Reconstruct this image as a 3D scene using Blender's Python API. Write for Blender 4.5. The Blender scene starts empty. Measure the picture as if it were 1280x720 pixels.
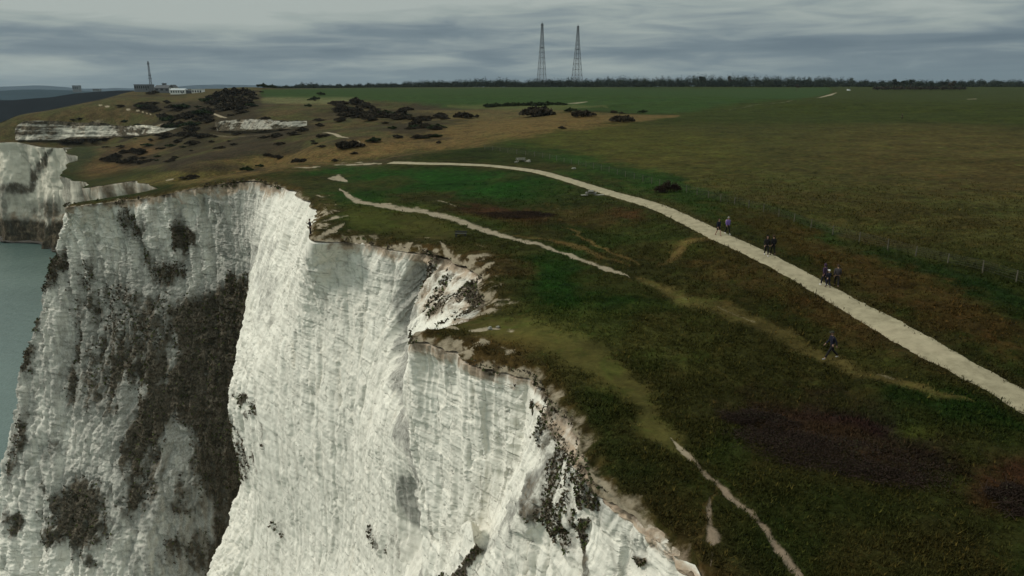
import bpy, bmesh, math, random
import numpy as np
from mathutils import Vector, Matrix

R = math.radians
random.seed(7); rng = np.random.default_rng(11)
scene = bpy.context.scene
col = scene.collection

# ------------------------------------------------------------------ camera
F = 914.0; PITCH = R(15.2)
CP, SP = math.cos(PITCH), math.sin(PITCH)
cam_d = bpy.data.cameras.new("camera"); cam = bpy.data.objects.new("camera", cam_d)
col.objects.link(cam); scene.camera = cam
cam.location = (0, 0, 0); cam.rotation_euler = (math.pi/2 - PITCH, 0, 0)
cam_d.sensor_width = 36; cam_d.lens = 36*F/1280
cam_d.clip_start = 0.5; cam_d.clip_end = 60000
scene.render.resolution_x = 1024; scene.render.resolution_y = 576
SEA = -129.0

# ------------------------------------------------------------------ light
scene.view_settings.view_transform = 'Standard'; scene.view_settings.look = 'None'
scene.view_settings.exposure = 0.0; scene.view_settings.gamma = 1.0
SUN_EL = R(38); SUN_DIR = Vector((-0.90, 0.02, 0)).normalized()*math.cos(SUN_EL) + Vector((0, 0, math.sin(SUN_EL)))
sun_d = bpy.data.lights.new("sun", 'SUN'); sun = bpy.data.objects.new("sun", sun_d); col.objects.link(sun)
sun_d.energy = 2.15; sun_d.angle = R(12); sun_d.color = (1.0, 0.95, 0.86)
sun.rotation_euler = SUN_DIR.to_track_quat('Z', 'Y').to_euler()
sun['kind'] = 'structure'

world = bpy.data.worlds.new("World"); scene.world = world; world.use_nodes = True
nt = world.node_tree; nt.nodes.clear()
def N(t, typ, **kw):
    n = t.nodes.new(typ)
    for k, v in kw.items():
        if k == 'inp':
            for a, b in v.items(): n.inputs[a].default_value = b
        else: setattr(n, k, v)
    return n
def L(t, a, b): t.links.new(a, b)
def M_(t, op, a, b=None, c=None, clamp=False):
    n = t.nodes.new('ShaderNodeMath'); n.operation = op; n.use_clamp = clamp
    for i, v in enumerate((a, b, c)):
        if v is None: continue
        if isinstance(v, (int, float)): n.inputs[i].default_value = v
        else: t.links.new(v, n.inputs[i])
    return n.outputs[0]
def MIX(t, fac, a, b, mode='MIX'):
    n = t.nodes.new('ShaderNodeMix'); n.data_type = 'RGBA'; n.blend_type = mode
    for sock, v in ((n.inputs[0], fac), (n.inputs[6], a), (n.inputs[7], b)):
        if isinstance(v, (int, float)): sock.default_value = v
        elif isinstance(v, tuple): sock.default_value = v if len(v) == 4 else v+(1,)
        else: t.links.new(v, sock)
    return n.outputs[2]
def RAMP(t, fac, stops, interp='LINEAR'):
    n = t.nodes.new('ShaderNodeValToRGB'); n.color_ramp.interpolation = interp
    els = n.color_ramp.elements
    while len(els) < len(stops): els.new(0.5)
    for e, (p, c) in zip(els, stops):
        e.position = p; e.color = (c, c, c, 1) if isinstance(c, (int, float)) else tuple(c)+(1,)
    t.links.new(fac, n.inputs[0]); return n.outputs[0]
def NOISE(t, vec, scale, detail=4, rough=0.55, dist=0.0):
    n = t.nodes.new('ShaderNodeTexNoise'); n.inputs['Scale'].default_value = scale
    n.inputs['Detail'].default_value = detail; n.inputs['Roughness'].default_value = rough
    n.inputs['Distortion'].default_value = dist
    t.links.new(vec, n.inputs['Vector']); return n.outputs['Fac']

sky = N(nt, 'ShaderNodeTexSky', sky_type='NISHITA', sun_disc=False, sun_elevation=SUN_EL,
        sun_rotation=math.atan2(SUN_DIR.x, SUN_DIR.y), altitude=120, air_density=1.0, dust_density=2.0)
tc = N(nt, 'ShaderNodeTexCoord'); sx = N(nt, 'ShaderNodeSeparateXYZ'); L(nt, tc.outputs['Generated'], sx.inputs[0])
zz = M_(nt, 'ADD', M_(nt, 'MAXIMUM', sx.outputs[2], 0.0), 0.045)
cb = N(nt, 'ShaderNodeCombineXYZ')
L(nt, M_(nt, 'DIVIDE', sx.outputs[0], zz), cb.inputs[0]); L(nt, M_(nt, 'DIVIDE', sx.outputs[1], zz), cb.inputs[1])
mp = N(nt, 'ShaderNodeMapping'); mp.inputs['Scale'].default_value = (0.16, 0.62, 1); mp.inputs['Location'].default_value = (3.1, 1.7, 0)
mp.inputs['Rotation'].default_value = (0, 0, R(-4)); L(nt, cb.outputs[0], mp.inputs[0])
mb = N(nt, 'ShaderNodeMapping'); mb.inputs['Scale'].default_value = (1.5, 1.5, 13.0); mb.inputs['Location'].default_value = (0.4, 5.2, 2.0)
mb.inputs['Rotation'].default_value = (0, R(1.2), 0); L(nt, tc.outputs['Generated'], mb.inputs[0])
n1 = NOISE(nt, mb.outputs[0], 1.25, 5, 0.5, 0.5)
n2 = NOISE(nt, mb.outputs[0], 5.0, 5, 0.55, 0.5)
cl = M_(nt, 'ADD', M_(nt, 'MULTIPLY', n1, 0.64), M_(nt, 'MULTIPLY', n2, 0.36))
# thicker, darker bank over the right, thinner and brighter high up
el = M_(nt, 'SUBTRACT', M_(nt, 'MULTIPLY', sx.outputs[2], 1.9), M_(nt, 'MULTIPLY', sx.outputs[0], 0.10))
cl = M_(nt, 'ADD', cl, M_(nt, 'SUBTRACT', el, 0.105))
cc = RAMP(nt, cl, [(0.36, (1.15, 1.6, 1.95)), (0.45, (1.6, 2.1, 2.4)), (0.51, (2.4, 2.9, 3.0)), (0.575, (3.2, 3.7, 3.55)), (0.64, (3.9, 4.35, 4.1))])
zen = RAMP(nt, sx.outputs[2], [(0.16, 1.0), (0.6, 2.0)])
hor = M_(nt, 'MULTIPLY', M_(nt, 'SUBTRACT', 1.0, M_(nt, 'MULTIPLY', sx.outputs[2], 30.0), clamp=True), 0.35)
cc = MIX(nt, hor, cc, (1.55, 2.15, 2.35))
cc = MIX(nt, 1.0, cc, zen, 'MULTIPLY')
fin = MIX(nt, 0.96, sky.outputs[0], cc)
bg = N(nt, 'ShaderNodeBackground', inp={'Strength': 0.1}); wo = N(nt, 'ShaderNodeOutputWorld')
L(nt, fin, bg.inputs[0]); L(nt, bg.outputs[0], wo.inputs[0])

# ------------------------------------------------------------------ helpers
def tag(o, label=None, cat=None, group=None, kind=None):
    if label: o['label'] = label
    if cat: o['category'] = cat
    if group: o['group'] = group
    if kind: o['kind'] = kind
    return o
def empty(name, loc, rz=0):
    o = bpy.data.objects.new(name, None); col.objects.link(o); o.location = loc; o.rotation_euler = (0, 0, rz)
    o.empty_display_size = 0.3; return o
def link_mesh(name, me, mat=None, parent=None):
    o = bpy.data.objects.new(name, me); col.objects.link(o)
    if mat: me.materials.clear(); me.materials.append(mat)
    if parent: o.parent = parent
    return o
def fast_mesh(name, V, Fc, smooth=True):
    """V (n,3) float, Fc (m,k) int with k = 3 or 4"""
    me = bpy.data.meshes.new(name)
    V = np.ascontiguousarray(V, dtype=np.float32); Fc = np.ascontiguousarray(Fc, dtype=np.int32); k = Fc.shape[1]
    me.vertices.add(len(V)); me.vertices.foreach_set('co', V.ravel())
    me.loops.add(Fc.size); me.loops.foreach_set('vertex_index', Fc.ravel())
    me.polygons.add(len(Fc)); me.polygons.foreach_set('loop_start', np.arange(0, Fc.size, k, dtype=np.int32))
    me.polygons.foreach_set('loop_total', np.full(len(Fc), k, dtype=np.int32))
    me.polygons.foreach_set('use_smooth', np.full(len(Fc), smooth, dtype=bool))
    me.update(calc_edges=True); me.validate(); return me
def color_attr(me, name, rgb):
    a = me.color_attributes.new(name, 'FLOAT_COLOR', 'POINT')
    c = np.ones((len(rgb), 4), dtype=np.float32); c[:, :rgb.shape[1]] = rgb
    a.data.foreach_set('color', c.ravel())
_perm = rng.random(65536).astype(np.float32)
def _h(ix, iy, iz=0):
    n = (ix*73856093) ^ (iy*19349663) ^ (iz*83492791)
    n = (n ^ (n >> 13))*1274126177
    return _perm[(n ^ (n >> 16)) & 65535]
def vn2(x, y):
    xi = np.floor(x).astype(np.int64); yi = np.floor(y).astype(np.int64)
    fx = x-xi; fy = y-yi; fx = fx*fx*fx*(fx*(fx*6-15)+10); fy = fy*fy*fy*(fy*(fy*6-15)+10)
    a = _h(xi, yi); b = _h(xi+1, yi); c = _h(xi, yi+1); d = _h(xi+1, yi+1)
    return (a+(b-a)*fx)*(1-fy)+(c+(d-c)*fx)*fy
def vn3(x, y, z):
    xi = np.floor(x).astype(np.int64); yi = np.floor(y).astype(np.int64); zi = np.floor(z).astype(np.int64)
    fx = x-xi; fy = y-yi; fz = z-zi
    fx = fx*fx*(3-2*fx); fy = fy*fy*(3-2*fy); fz = fz*fz*(3-2*fz)
    def pl(k):
        a = _h(xi, yi, zi+k); b = _h(xi+1, yi, zi+k); c = _h(xi, yi+1, zi+k); d = _h(xi+1, yi+1, zi+k)
        return (a+(b-a)*fx)*(1-fy)+(c+(d-c)*fx)*fy
    return pl(0)*(1-fz)+pl(1)*fz
def fbm2(x, y, o=4, g=0.5):
    s = 0; a = 1; t = 0
    for i in range(o): s = s+a*vn2(x*2**i+17*i, y*2**i+31*i); t += a; a *= g
    return s/t
def fbm3(x, y, z, o=4, g=0.5):
    s = 0; a = 1; t = 0
    for i in range(o): s = s+a*vn3(x*2**i+17*i, y*2**i+31*i, z*2**i+7*i); t += a; a *= g
    return s/t
def sst(a, b, x): t = np.clip((x-a)/(b-a), 0, 1); return t*t*(3-2*t)
def ray(px, py):
    v = (py-360)/F; return np.array([(px-640)/F, CP-v*SP, -(SP+v*CP)])
def PX(px, py, Y):                       # the point at forward distance Y behind pixel (px,py) of the 1280x720 photograph
    r = ray(px, py); return r*(Y/r[1])
def proj(X, Y, Z):
    d = Y*CP-Z*SP; u = -Z*CP-Y*SP
    d = np.where(d < 1, 1, d); return 640+F*X/d, 360+F*u/d
def srgb(r, g, b):
    c = np.array([r, g, b])/255.0
    return np.where(c < 0.04045, c/12.92, ((c+0.055)/1.055)**2.4)

# ------------------------------------------------------------------ terrain height
CTRL = [  # px, py, z   (forward distance follows)
 (1280,700,-21),(1100,700,-20.4),(960,700,-20.2),(860,710,-20),(1280,600,-19.8),(1000,600,-19.8),(800,600,-19.9),(1280,500,-18.5),(1150,500,-18.8),
 (900,500,-19.3),(690,505,-19.7),(650,470,-19.6),(1038,448,-19),(850,430,-19),(700,420,-19),(590,430,-19.4),(515,410,-19.5),
 (1280,430,-17),(1150,420,-17.4),(960,400,-18),(700,350,-18.4),(600,360,-18.9),(555,330,-18.8),(1035,359,-16.8),(905,293,-15.5),(965,320,-15.9),(1280,350,-15.6),
 (850,340,-17.4),(750,300,-17.4),(620,310,-18.1),(500,300,-18.4),(389,293,-18),(450,290,-18.3),(640,260,-17.4),(740,242,-16.2),(560,250,-17.4),(480,255,-17.6),(420,250,-17.8),(388,262,-18),
 (335,227,-18),(310,225,-18.2),(250,231,-20),(190,244,-23),(140,249,-24.3),(80,255,-26),(370,236,-17.8),(430,212,-17.2),(520,215,-16.4),(620,209,-15.6),(700,222,-15.6),(820,255,-15.4),
 (300,217,-19.2),(230,226,-21.2),(400,203,-17.6),(500,195,-16.5),(600,182,-15.2),(330,210,-19.3),
 (1280,280,-14.5),(1100,260,-14.6),(950,240,-14.6),(1280,220,-13.6),(1000,200,-13.8),(800,200,-14.6),(700,180,-14.6),(1280,170,-12),(1000,160,-12.2),(830,165,-13.3),(740,160,-13.6),
 (1280,130,-9),(1100,130,-9),(900,130,-9),(850,142,-11),(700,150,-12.6),(1280,115,-4),(1000,115,-4),
]
CTRLY = [ # px, py, Y
 (1280,109,1500),(1100,109,1500),(900,109,1500),(700,109,1500),(550,109,1500),(420,110,1450),(700,120,720),(560,120,760),(450,117,900),
 (560,150,430),(620,155,400),(650,140,470),(560,137,560),(500,160,390),(450,150,480),(450,170,330),(450,130,650),(400,180,330),(380,195,290),
 (300,195,350),(300,170,450),(300,150,560),(300,130,680),(300,115,850),(300,109,950),(370,112,1100),(250,205,330),(160,228,320),
 (200,220,330),(200,200,420),(200,180,520),(200,160,620),(200,140,720),(200,120,850),(200,116,930),(230,117.5,880),(230,117.2,960),(168,114.8,900),(262,112.5,930),(120,227,390),(120,205,470),(120,183,600),(95,228,400),
 (20,178,640),(75,184,570),(120,175,700),(20,173,705),(20,150,722),(130,150,722),(130,174,705),(75,173,705),(75,150,722),(60,142,800),(100,133,880),(140,122,940),(165,114,1020),(-60,180,660),(-60,176,720),
]
cw = [PX(p[0], p[1], 1.0) for p in CTRL]
cpts = [(c*(z/c[2])) for c, (_, _, z) in zip(cw, CTRL)] + [PX(*c) for c in CTRLY]
for x, y, z in [(9,12,-20.3),(16,0,-20.6),(40,10,-20.6),(90,20,-18),(200,60,-13.5),(500,150,-9),(12,-20,-20.8),(1500,400,-3),
                (9000,9000,-12),(3000,9000,-12),(-2000,9000,-12),(9000,2500,-8),(-5000,9000,-20),(-900,2500,-10),(0,4000,-2),(3500,4000,-4),(-40,220,-28),(-80,250,-34),(-110,300,-42)]:
    cpts.append(np.array((x, y, z), float))
cpts = np.array(cpts)
def uv(x, y):
    r = np.sqrt(x*x+y*y)+1.0; return np.arctan2(x, y)*3.0, np.log(r)*1.6
def tk(d2): return np.where(d2 > 1e-12, d2*np.log(d2+1e-20), 0)
_u, _v = uv(cpts[:, 0], cpts[:, 1]); n_ = len(cpts)
K = tk((_u[:, None]-_u)**2+(_v[:, None]-_v)**2) + np.eye(n_)*0.002
P = np.stack([np.ones(n_), _u, _v], 1); A = np.zeros((n_+3, n_+3)); A[:n_, :n_] = K; A[:n_, n_:] = P; A[n_:, :n_] = P.T
W = np.linalg.solve(A, np.concatenate([cpts[:, 2], np.zeros(3)]))
def H(x, y):
    x = np.asarray(x, float); y = np.asarray(y, float); sh = x.shape; x = x.ravel(); y = y.ravel()
    out = np.empty(len(x))
    for i in range(0, len(x), 60000):
        u, v = uv(x[i:i+60000], y[i:i+60000])
        s = W[n_]+W[n_+1]*u+W[n_+2]*v
        for k in range(n_):
            s = s+W[k]*tk((u-_u[k])**2+(v-_v[k])**2)
        out[i:i+60000] = s
    return out.reshape(sh)
def G(px, py, y0=14, y1=3000):          # where the sight line of a photo pixel meets the ground
    r = ray(px, py)/ray(px, py)[1]; Y = np.exp(np.linspace(math.log(y0), math.log(y1), 900))
    h = H(r[0]*Y, Y); d = r[2]*Y-h; k = np.argmax(d <= 0) if (d <= 0).any() else len(Y)-1
    if k > 0:
        t = d[k-1]/(d[k-1]-d[k]+1e-9); y = Y[k-1]+(Y[k]-Y[k-1])*t
    else: y = Y[0]
    return np.array([r[0]*y, y, float(H(np.array([r[0]*y]), np.array([y]))[0])])
def catmull(P, n):
    P = np.asarray(P, float); Q = np.concatenate([[2*P[0]-P[1]], P, [2*P[-1]-P[-2]]])
    s = np.linspace(0, len(P)-1, n); i = np.clip(np.floor(s).astype(int), 0, len(P)-2); f = (s-i)[(...,)+(None,)*(P.ndim-1)]
    p0, p1, p2, p3 = Q[i], Q[i+1], Q[i+2], Q[i+3]
    return 0.5*((2*p1)+(-p0+p2)*f+(2*p0-5*p1+4*p2-p3)*f*f+(-p0+3*p1-3*p2+p3)*f**3)

# ------------------------------------------------------------------ the main cliff: columns of points from lip to foot
def lipz(px, py):                         # lip point lying on the terrain
    return G(px, py)
COLS = []
def colm(lip, *nodes, foot=None):
    lp = lipz(*lip) if lip[0] != 'w' else np.array([lip[1], lip[2], float(H(np.array([lip[1]]), np.array([lip[2]]))[0])])
    ns = [lp]
    for n in nodes:
        ns.append(np.array(n[1:], float) if n[0] == 'w' else PX(*n))
    COLS.append((ns, foot))
colm(('w',24,-14), ('w',21,-12,-26), ('w',19,-10,-40), ('w',17,-9,-70), ('w',15,-8,-100))
colm(('w',16,3), ('w',13.5,3,-25), ('w',11,4,-40), ('w',9,4,-70), ('w',7,5,-100))
colm(('w',11,17), ('w',8.5,17,-25), ('w',6,17.5,-40), ('w',4,18,-70), ('w',2,18,-100))
colm((860,702), (835,735,29.3), ('w',4.5,28.5,-33), ('w',2,29,-60), ('w',0,30,-95))
colm((800,640), (752,715,33.2), ('w',2.6,33.5,-33), ('w',0,34,-60), ('w',-2,35,-95))
colm((755,600), (742,650,35.2), (728,722,36.0), ('w',0,36.5,-55), ('w',-3,37.5,-92))
colm((722,555), (690,648,39.5), (676,722,40.3), ('w',-1.5,41,-55), ('w',-5,42,-92))
colm((698,512), (640,648,42.2), (626,722,43.4), ('w',-4,44.5,-58), ('w',-7.5,46,-93))
colm((680,485), (652,590,45.6), (606,690,47.2), (575,745,48.5), ('w',-9.5,50,-90))
colm((660,466), (652,560,49.3), (612,650,50.6), (560,735,51.6), ('w',-12,54,-92))
colm((610,452), (600,560,52.0), (578,660,53.0), (545,760,54.5), ('w',-14,57,-92))
colm((552,428), (545,540,56.5), (532,650,58.0), (520,740,59.0), ('w',-18,62,-94))
colm((516,412), (507,520,60.5), (506,640,62.5), (505,740,63.5), ('w',-21,66,-95))
colm((586,396), (512,440,68.0), (494,560,70.0), (500,720,72.0), ('w',-25,74,-95))
colm((600,372), (512,430,74.0), (478,545,76.5), (470,720,79.0), ('w',-29,82,-97))
colm((594,346), (514,405,80.0), (462,540,83.0), (445,720,86.5), ('w',-34,90,-99))
colm((556,316), (496,400,86.0), (445,540,89.5), (420,720,93.5), ('w',-40,97,-101))
colm((500,307), (460,400,91.0), (415,540,95.0), (392,720,100.0), ('w',-47,103,-103))
colm((440,297), (412,395,97.5), (375,530,103.0), (360,720,110.0), ('w',-54,112,-104))
colm((387,294.5), (370,390,104.5), (335,520,112.0), (330,720,120.0), ('w',-61,123,-105))
colm((395,264), (352,365,118.0), (302,490,124.0), (316,640,127.0), ('w',-63,130,-103))
colm((372,241), (330,340,133.0), (288,480,137.0), (302,600,140.0), ('w',-66,140,-102))
colm((335,226), (316,300,149.5), (318,345,151.5), (330,480,154.0), (322,640,156.0))
colm((303,224), (298,300,157.0), (300,348,157.5), (288,480,157.0), (270,640,154.0))
colm((250,231), (245,300,163.0), (236,370,162.5), (220,500,158.0), (200,640,152.0))
colm((190,243), (184,310,167.0), (170,400,166.0), (145,520,161.0), (118,650,155.0))
colm((138,249), (127,315,171.0), (110,400,170.0), (80,530,166.0), (50,670,160.0))
colm((84,255), (73,310,174.5), (52,385,174.0), (18,500,171.5), (-18,640,167.0))
colm((76,250,), (66,300,184.0), (38,378,186.0), (2,490,186.0), (-40,620,184.0)) if False else None
LAST = COLS[-1][0]
x0, y0 = LAST[0][0], LAST[0][1]
colm(('w', x0-1, y0+8), ('w',x0-5,y0+9,-38), ('w',x0-9,y0+9,-58), ('w',x0-15,y0+9,-82), ('w',x0-22,y0+9,-105))
colm(('w', x0+7, y0+22), ('w',x0+3,y0+24,-40), ('w',x0-2,y0+25,-60), ('w',x0-8,y0+25,-84), ('w',x0-14,y0+25,-106))
colm(('w', x0+16, y0+44), ('w',x0+12,y0+46,-44), ('w',x0+8,y0+47,-64), ('w',x0+2,y0+47,-86), ('w',x0-4,y0+47,-106))
GRID = []
for i, (ns, foot) in enumerate(COLS):
    a = ns[-2]; b = ns[-1]; dirv = (b-a)/max(1e-3, a[2]-b[2])
    fo = b+np.array([np.clip(dirv[0], -.3, .1), np.clip(dirv[1], -.25, .25), -1])*(b[2]-SEA+1.5)
    GRID.append(np.array(ns+[fo]))
GRID = np.array(GRID)                     # (ncol, 6, 3)
NS, NT = 1500, 620
lip = catmull(GRID[:, 0], NS)
# ragged lip line
tan = np.gradient(lip[:, :2], axis=0); tan /= np.linalg.norm(tan, axis=1)[:, None]+1e-9
for _ in range(40): tan = (np.roll(tan, 1, 0)+tan+np.roll(tan, -1, 0))/3 if False else tan
arc = np.concatenate([[0], np.cumsum(np.linalg.norm(np.diff(lip[:, :2], axis=0), axis=1))])
k = 25; ker = np.ones(2*k+1)/(2*k+1)
ts = np.stack([np.convolve(np.pad(tan[:, j], k, mode='edge'), ker, 'valid') for j in range(2)], 1)
ts /= np.linalg.norm(ts, axis=1)[:, None]
outn = np.stack([-ts[:, 1], ts[:, 0]], 1)            # points out to sea
rag = (fbm2(arc*0.22, arc*0+3.3, 5, 0.6)-0.5)*3.2*sst(0, 30, arc)
rag = rag*sst(2.0, 9.0, np.hypot(lip[:, 0]+25.5, lip[:, 1]-92.3))
lipr = lip.copy(); lipr[:, :2] += outn*rag[:, None]

# rest of the coast (farther headlands), anticlockwise
FARC = [PX(126,237,335), PX(96,232,385), PX(86,207,470), PX(76,187,560), PX(58,180,600), PX(20,179,628), PX(-20,179,650), PX(-70,180,690)]
FARC2 = [PX(-70,178,745), PX(18,160,742), PX(34,149,775), PX(60,141,820), PX(95,132,885), PX(130,122,945), PX(163,113,1030), PX(178,112,1250), PX(200,112,1600)]
mid = [np.array([-88, 238, 0.]), np.array([-108, 268, 0.]), np.array([-150, 298, 0.])]
coast2 = np.array([lip[-1]]+mid+FARC+FARC2)[:, :2]
cs2 = catmull(coast2, 700)
a2 = np.concatenate([[0], np.cumsum(np.linalg.norm(np.diff(cs2, axis=0), axis=1))])
t2 = np.gradient(cs2, axis=0); t2 /= np.linalg.norm(t2, axis=1)[:, None]; o2 = np.stack([-t2[:, 1], t2[:, 0]], 1)
cs2r = cs2+o2*((fbm2(a2*0.03, a2*0+9.1, 5, 0.55)-0.5)*26*sst(0, 60, a2))[:, None]
POLY = np.concatenate([lipr[::3, :2], cs2r[1::2], [[-900, 2600], [-3200, 9000], [14000, 9000], [14000, -60], [30, -60]]])
def inside(x, y, poly):
    res = np.zeros(len(x), bool); xj, yj = poly[-1]
    for xi, yi in poly:
        if yi != yj:
            c = (yi > y) != (yj > y)
            idx = np.nonzero(c)[0]
            if len(idx): res[idx] ^= x[idx] < (xj-xi)*(y[idx]-yi)/(yj-yi)+xi
        xj, yj = xi, yi
    return res
def dist_poly(x, y, line):
    best = np.full(len(x), 1e9)
    for a, b in zip(line[:-1], line[1:]):
        d = b-a; l2 = d@d+1e-9
        t = np.clip(((x-a[0])*d[0]+(y-a[1])*d[1])/l2, 0, 1)
        best = np.minimum(best, (x-a[0]-t*d[0])**2+(y-a[1]-t*d[1])**2)
    return np.sqrt(best)

# ------------------------------------------------------------------ main gravel path (plan line)
PATHPX = [(488,203.5),(530,204.5),(575,205.5),(620,208),(665,213.5),(700,222),(745,236),(790,249),(830,262),(868,280),(905,298),(950,319),(1000,345.5),(1050,374),(1100,402),(1150,430),(1200,457),(1250,484),(1290,508)]
pp = np.array([G(*p) for p in PATHPX])
pd = pp[-1]-pp[-2]; pd = pd/np.linalg.norm(pd[:2])
pp = np.concatenate([pp, [pp[-1]+pd*10, pp[-1]+pd*22+np.array([1.5, 0, 0]), pp[-1]+pd*40+np.array([4, 0, 0])]])
pathc = catmull(pp[:, :2], 900)

def strokes_mask(px, py, pts, wob=None):
    """soft stroke in the plane of the photo, pts = (x, y, half width)"""
    best = np.full(px.shape, 9e9)
    if wob:
        pts = [list(p) for p in pts]; pts[0][2] *= .35; pts[-1][2] *= .35
    for a, b in zip(pts[:-1], pts[1:]):
        dx, dy = b[0]-a[0], b[1]-a[1]; l2 = dx*dx+dy*dy+1e-9
        t = np.clip(((px-a[0])*dx+(py-a[1])*dy)/l2, 0, 1)
        w = a[2]+(b[2]-a[2])*t
        # widths are measured down the picture, paths run mostly across it
        best = np.minimum(best, np.hypot(px-a[0]-t*dx, py-a[1]-t*dy)/w)
    return best
def pblob(px, py, cx, cy, rx, ry, ang=0):
    c, s = math.cos(R(ang)), math.sin(R(ang)); x = px-cx; y = py-cy
    return np.hypot((x*c+y*s)/rx, (-x*s+y*c)/ry)

# ------------------------------------------------------------------ materials
def new_mat(name):
    m = bpy.data.materials.new(name); m.use_nodes = True; t = m.node_tree
    b = t.nodes['Principled BSDF']; b.inputs['Roughness'].default_value = 0.95
    b.inputs['Specular IOR Level'].default_value = 0.03
    return m, t, b
def flat_mat(name, c, rough=0.9, var=0.25, sc=6.0, metal=0.0, spec=0.2):
    m, t, b = new_mat(name); b.inputs['Roughness'].default_value = rough; b.inputs['Metallic'].default_value = metal
    b.inputs['Specular IOR Level'].default_value = spec
    tc = N(t, 'ShaderNodeTexCoord'); f = NOISE(t, tc.outputs['Object'], sc, 4)
    c = tuple(c)
    L(t, MIX(t, f, tuple(x*(1-var) for x in c), tuple(x*(1+var) for x in c)), b.inputs['Base Color'])
    return m
def attr(t, name):
    n = t.nodes.new('ShaderNodeAttribute'); n.attribute_name = name; return n
def bump(t, b, h, strength, dist=0.1, nrm=None):
    n = t.nodes.new('ShaderNodeBump'); n.inputs['Strength'].default_value = strength; n.inputs['Distance'].default_value = dist
    L(t, h, n.inputs['Height'])
    if nrm: L(t, nrm, n.inputs['Normal'])
    L(t, n.outputs[0], b.inputs['Normal']); return n.outputs[0]
def smooth(t, a, b_, x):
    n = t.nodes.new('ShaderNodeMapRange'); n.interpolation_type = 'SMOOTHSTEP'
    n.inputs['From Min'].default_value = a; n.inputs['From Max'].default_value = b_
    L(t, x, n.inputs['Value']); return n.outputs[0]

CHALK = (0.66, 0.66, 0.60)
def ground_material():
    m, t, b = new_mat('downland_turf'); tc = N(t, 'ShaderNodeTexCoord'); o = tc.outputs['Object']
    base = attr(t, 'base').outputs['Color']; mk = N(t, 'ShaderNodeSeparateColor'); L(t, attr(t, 'mask').outputs['Color'], mk.inputs[0])
    sq = N(t, 'ShaderNodeMapping'); sq.inputs['Scale'].default_value = (1, 1, 0.4); L(t, o, sq.inputs[0])
    f1 = NOISE(t, sq.outputs[0], 0.75, 8, 0.74, 0.4); f2 = NOISE(t, sq.outputs[0], 0.13, 5, 0.6); f3 = NOISE(t, sq.outputs[0], 4.0, 5, 0.75)
    v = M_(t, 'ADD', M_(t, 'MULTIPLY', f1, 0.55), M_(t, 'ADD', M_(t, 'MULTIPLY', f2, 0.25), M_(t, 'MULTIPLY', f3, 0.2)))
    k = RAMP(t, v, [(0.38, 0.30), (0.47, 0.75), (0.54, 1.25), (0.62, 1.9), (0.7, 2.6)])
    kk = MIX(t, M_(t, 'MULTIPLY', mk.outputs[1], 0.45), k, (1, 1, 1))
    c = MIX(t, 1.0, base, kk, 'MULTIPLY')
    f5 = NOISE(t, sq.outputs[0], 0.28, 7, 0.72, 0.6); f6 = NOISE(t, sq.outputs[0], 0.035, 6, 0.7, 0.3)
    c = MIX(t, M_(t, 'MULTIPLY', smooth(t, 0.50, 0.62, f5), 0.5), c, MIX(t, 1.0, c, (0.72, 1.08, 0.7), 'MULTIPLY'))
    c = MIX(t, M_(t, 'MULTIPLY', smooth(t, 0.48, 0.62, f6), 0.45), c, MIX(t, 1.0, c, (1.2, 1.1, 1.02), 'MULTIPLY'))
    # dry tips and greener tussocks
    f4 = NOISE(t, sq.outputs[0], 0.45, 6, 0.7, 0.5)
    dry = M_(t, 'MULTIPLY', smooth(t, 0.52, 0.64, f4), M_(t, 'SUBTRACT', 0.55, M_(t, 'MULTIPLY', mk.outputs[1], 0.4)))
    c = MIX(t, dry, c, MIX(t, 1.0, base, (1.7, 1.3, 1.3), 'MULTIPLY'))
    # bare chalk
    ce = M_(t, 'ADD', mk.outputs[0], M_(t, 'MULTIPLY', M_(t, 'SUBTRACT', M_(t, 'ADD', M_(t, 'MULTIPLY', f3, 0.5), M_(t, 'MULTIPLY', f1, 0.5)), 0.5), 1.1))
    cf = smooth(t, 0.40, 0.85, ce)
    cc = MIX(t, f1, (0.16, 0.125, 0.08), (0.36, 0.31, 0.225))
    cc = MIX(t, M_(t, 'MULTIPLY', mk.outputs[2], 0.6), cc, (0.20, 0.14, 0.10))
    c = MIX(t, cf, c, cc)
    L(t, c, b.inputs['Base Color'])
    hgt = M_(t, 'ADD', f1, M_(t, 'MULTIPLY', f3, 0.5))
    hgt = M_(t, 'MULTIPLY', hgt, M_(t, 'SUBTRACT', 1.0, M_(t, 'MULTIPLY', mk.outputs[1], 0.7)))
    bump(t, b, hgt, 0.9, 0.28)
    return m
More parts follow.
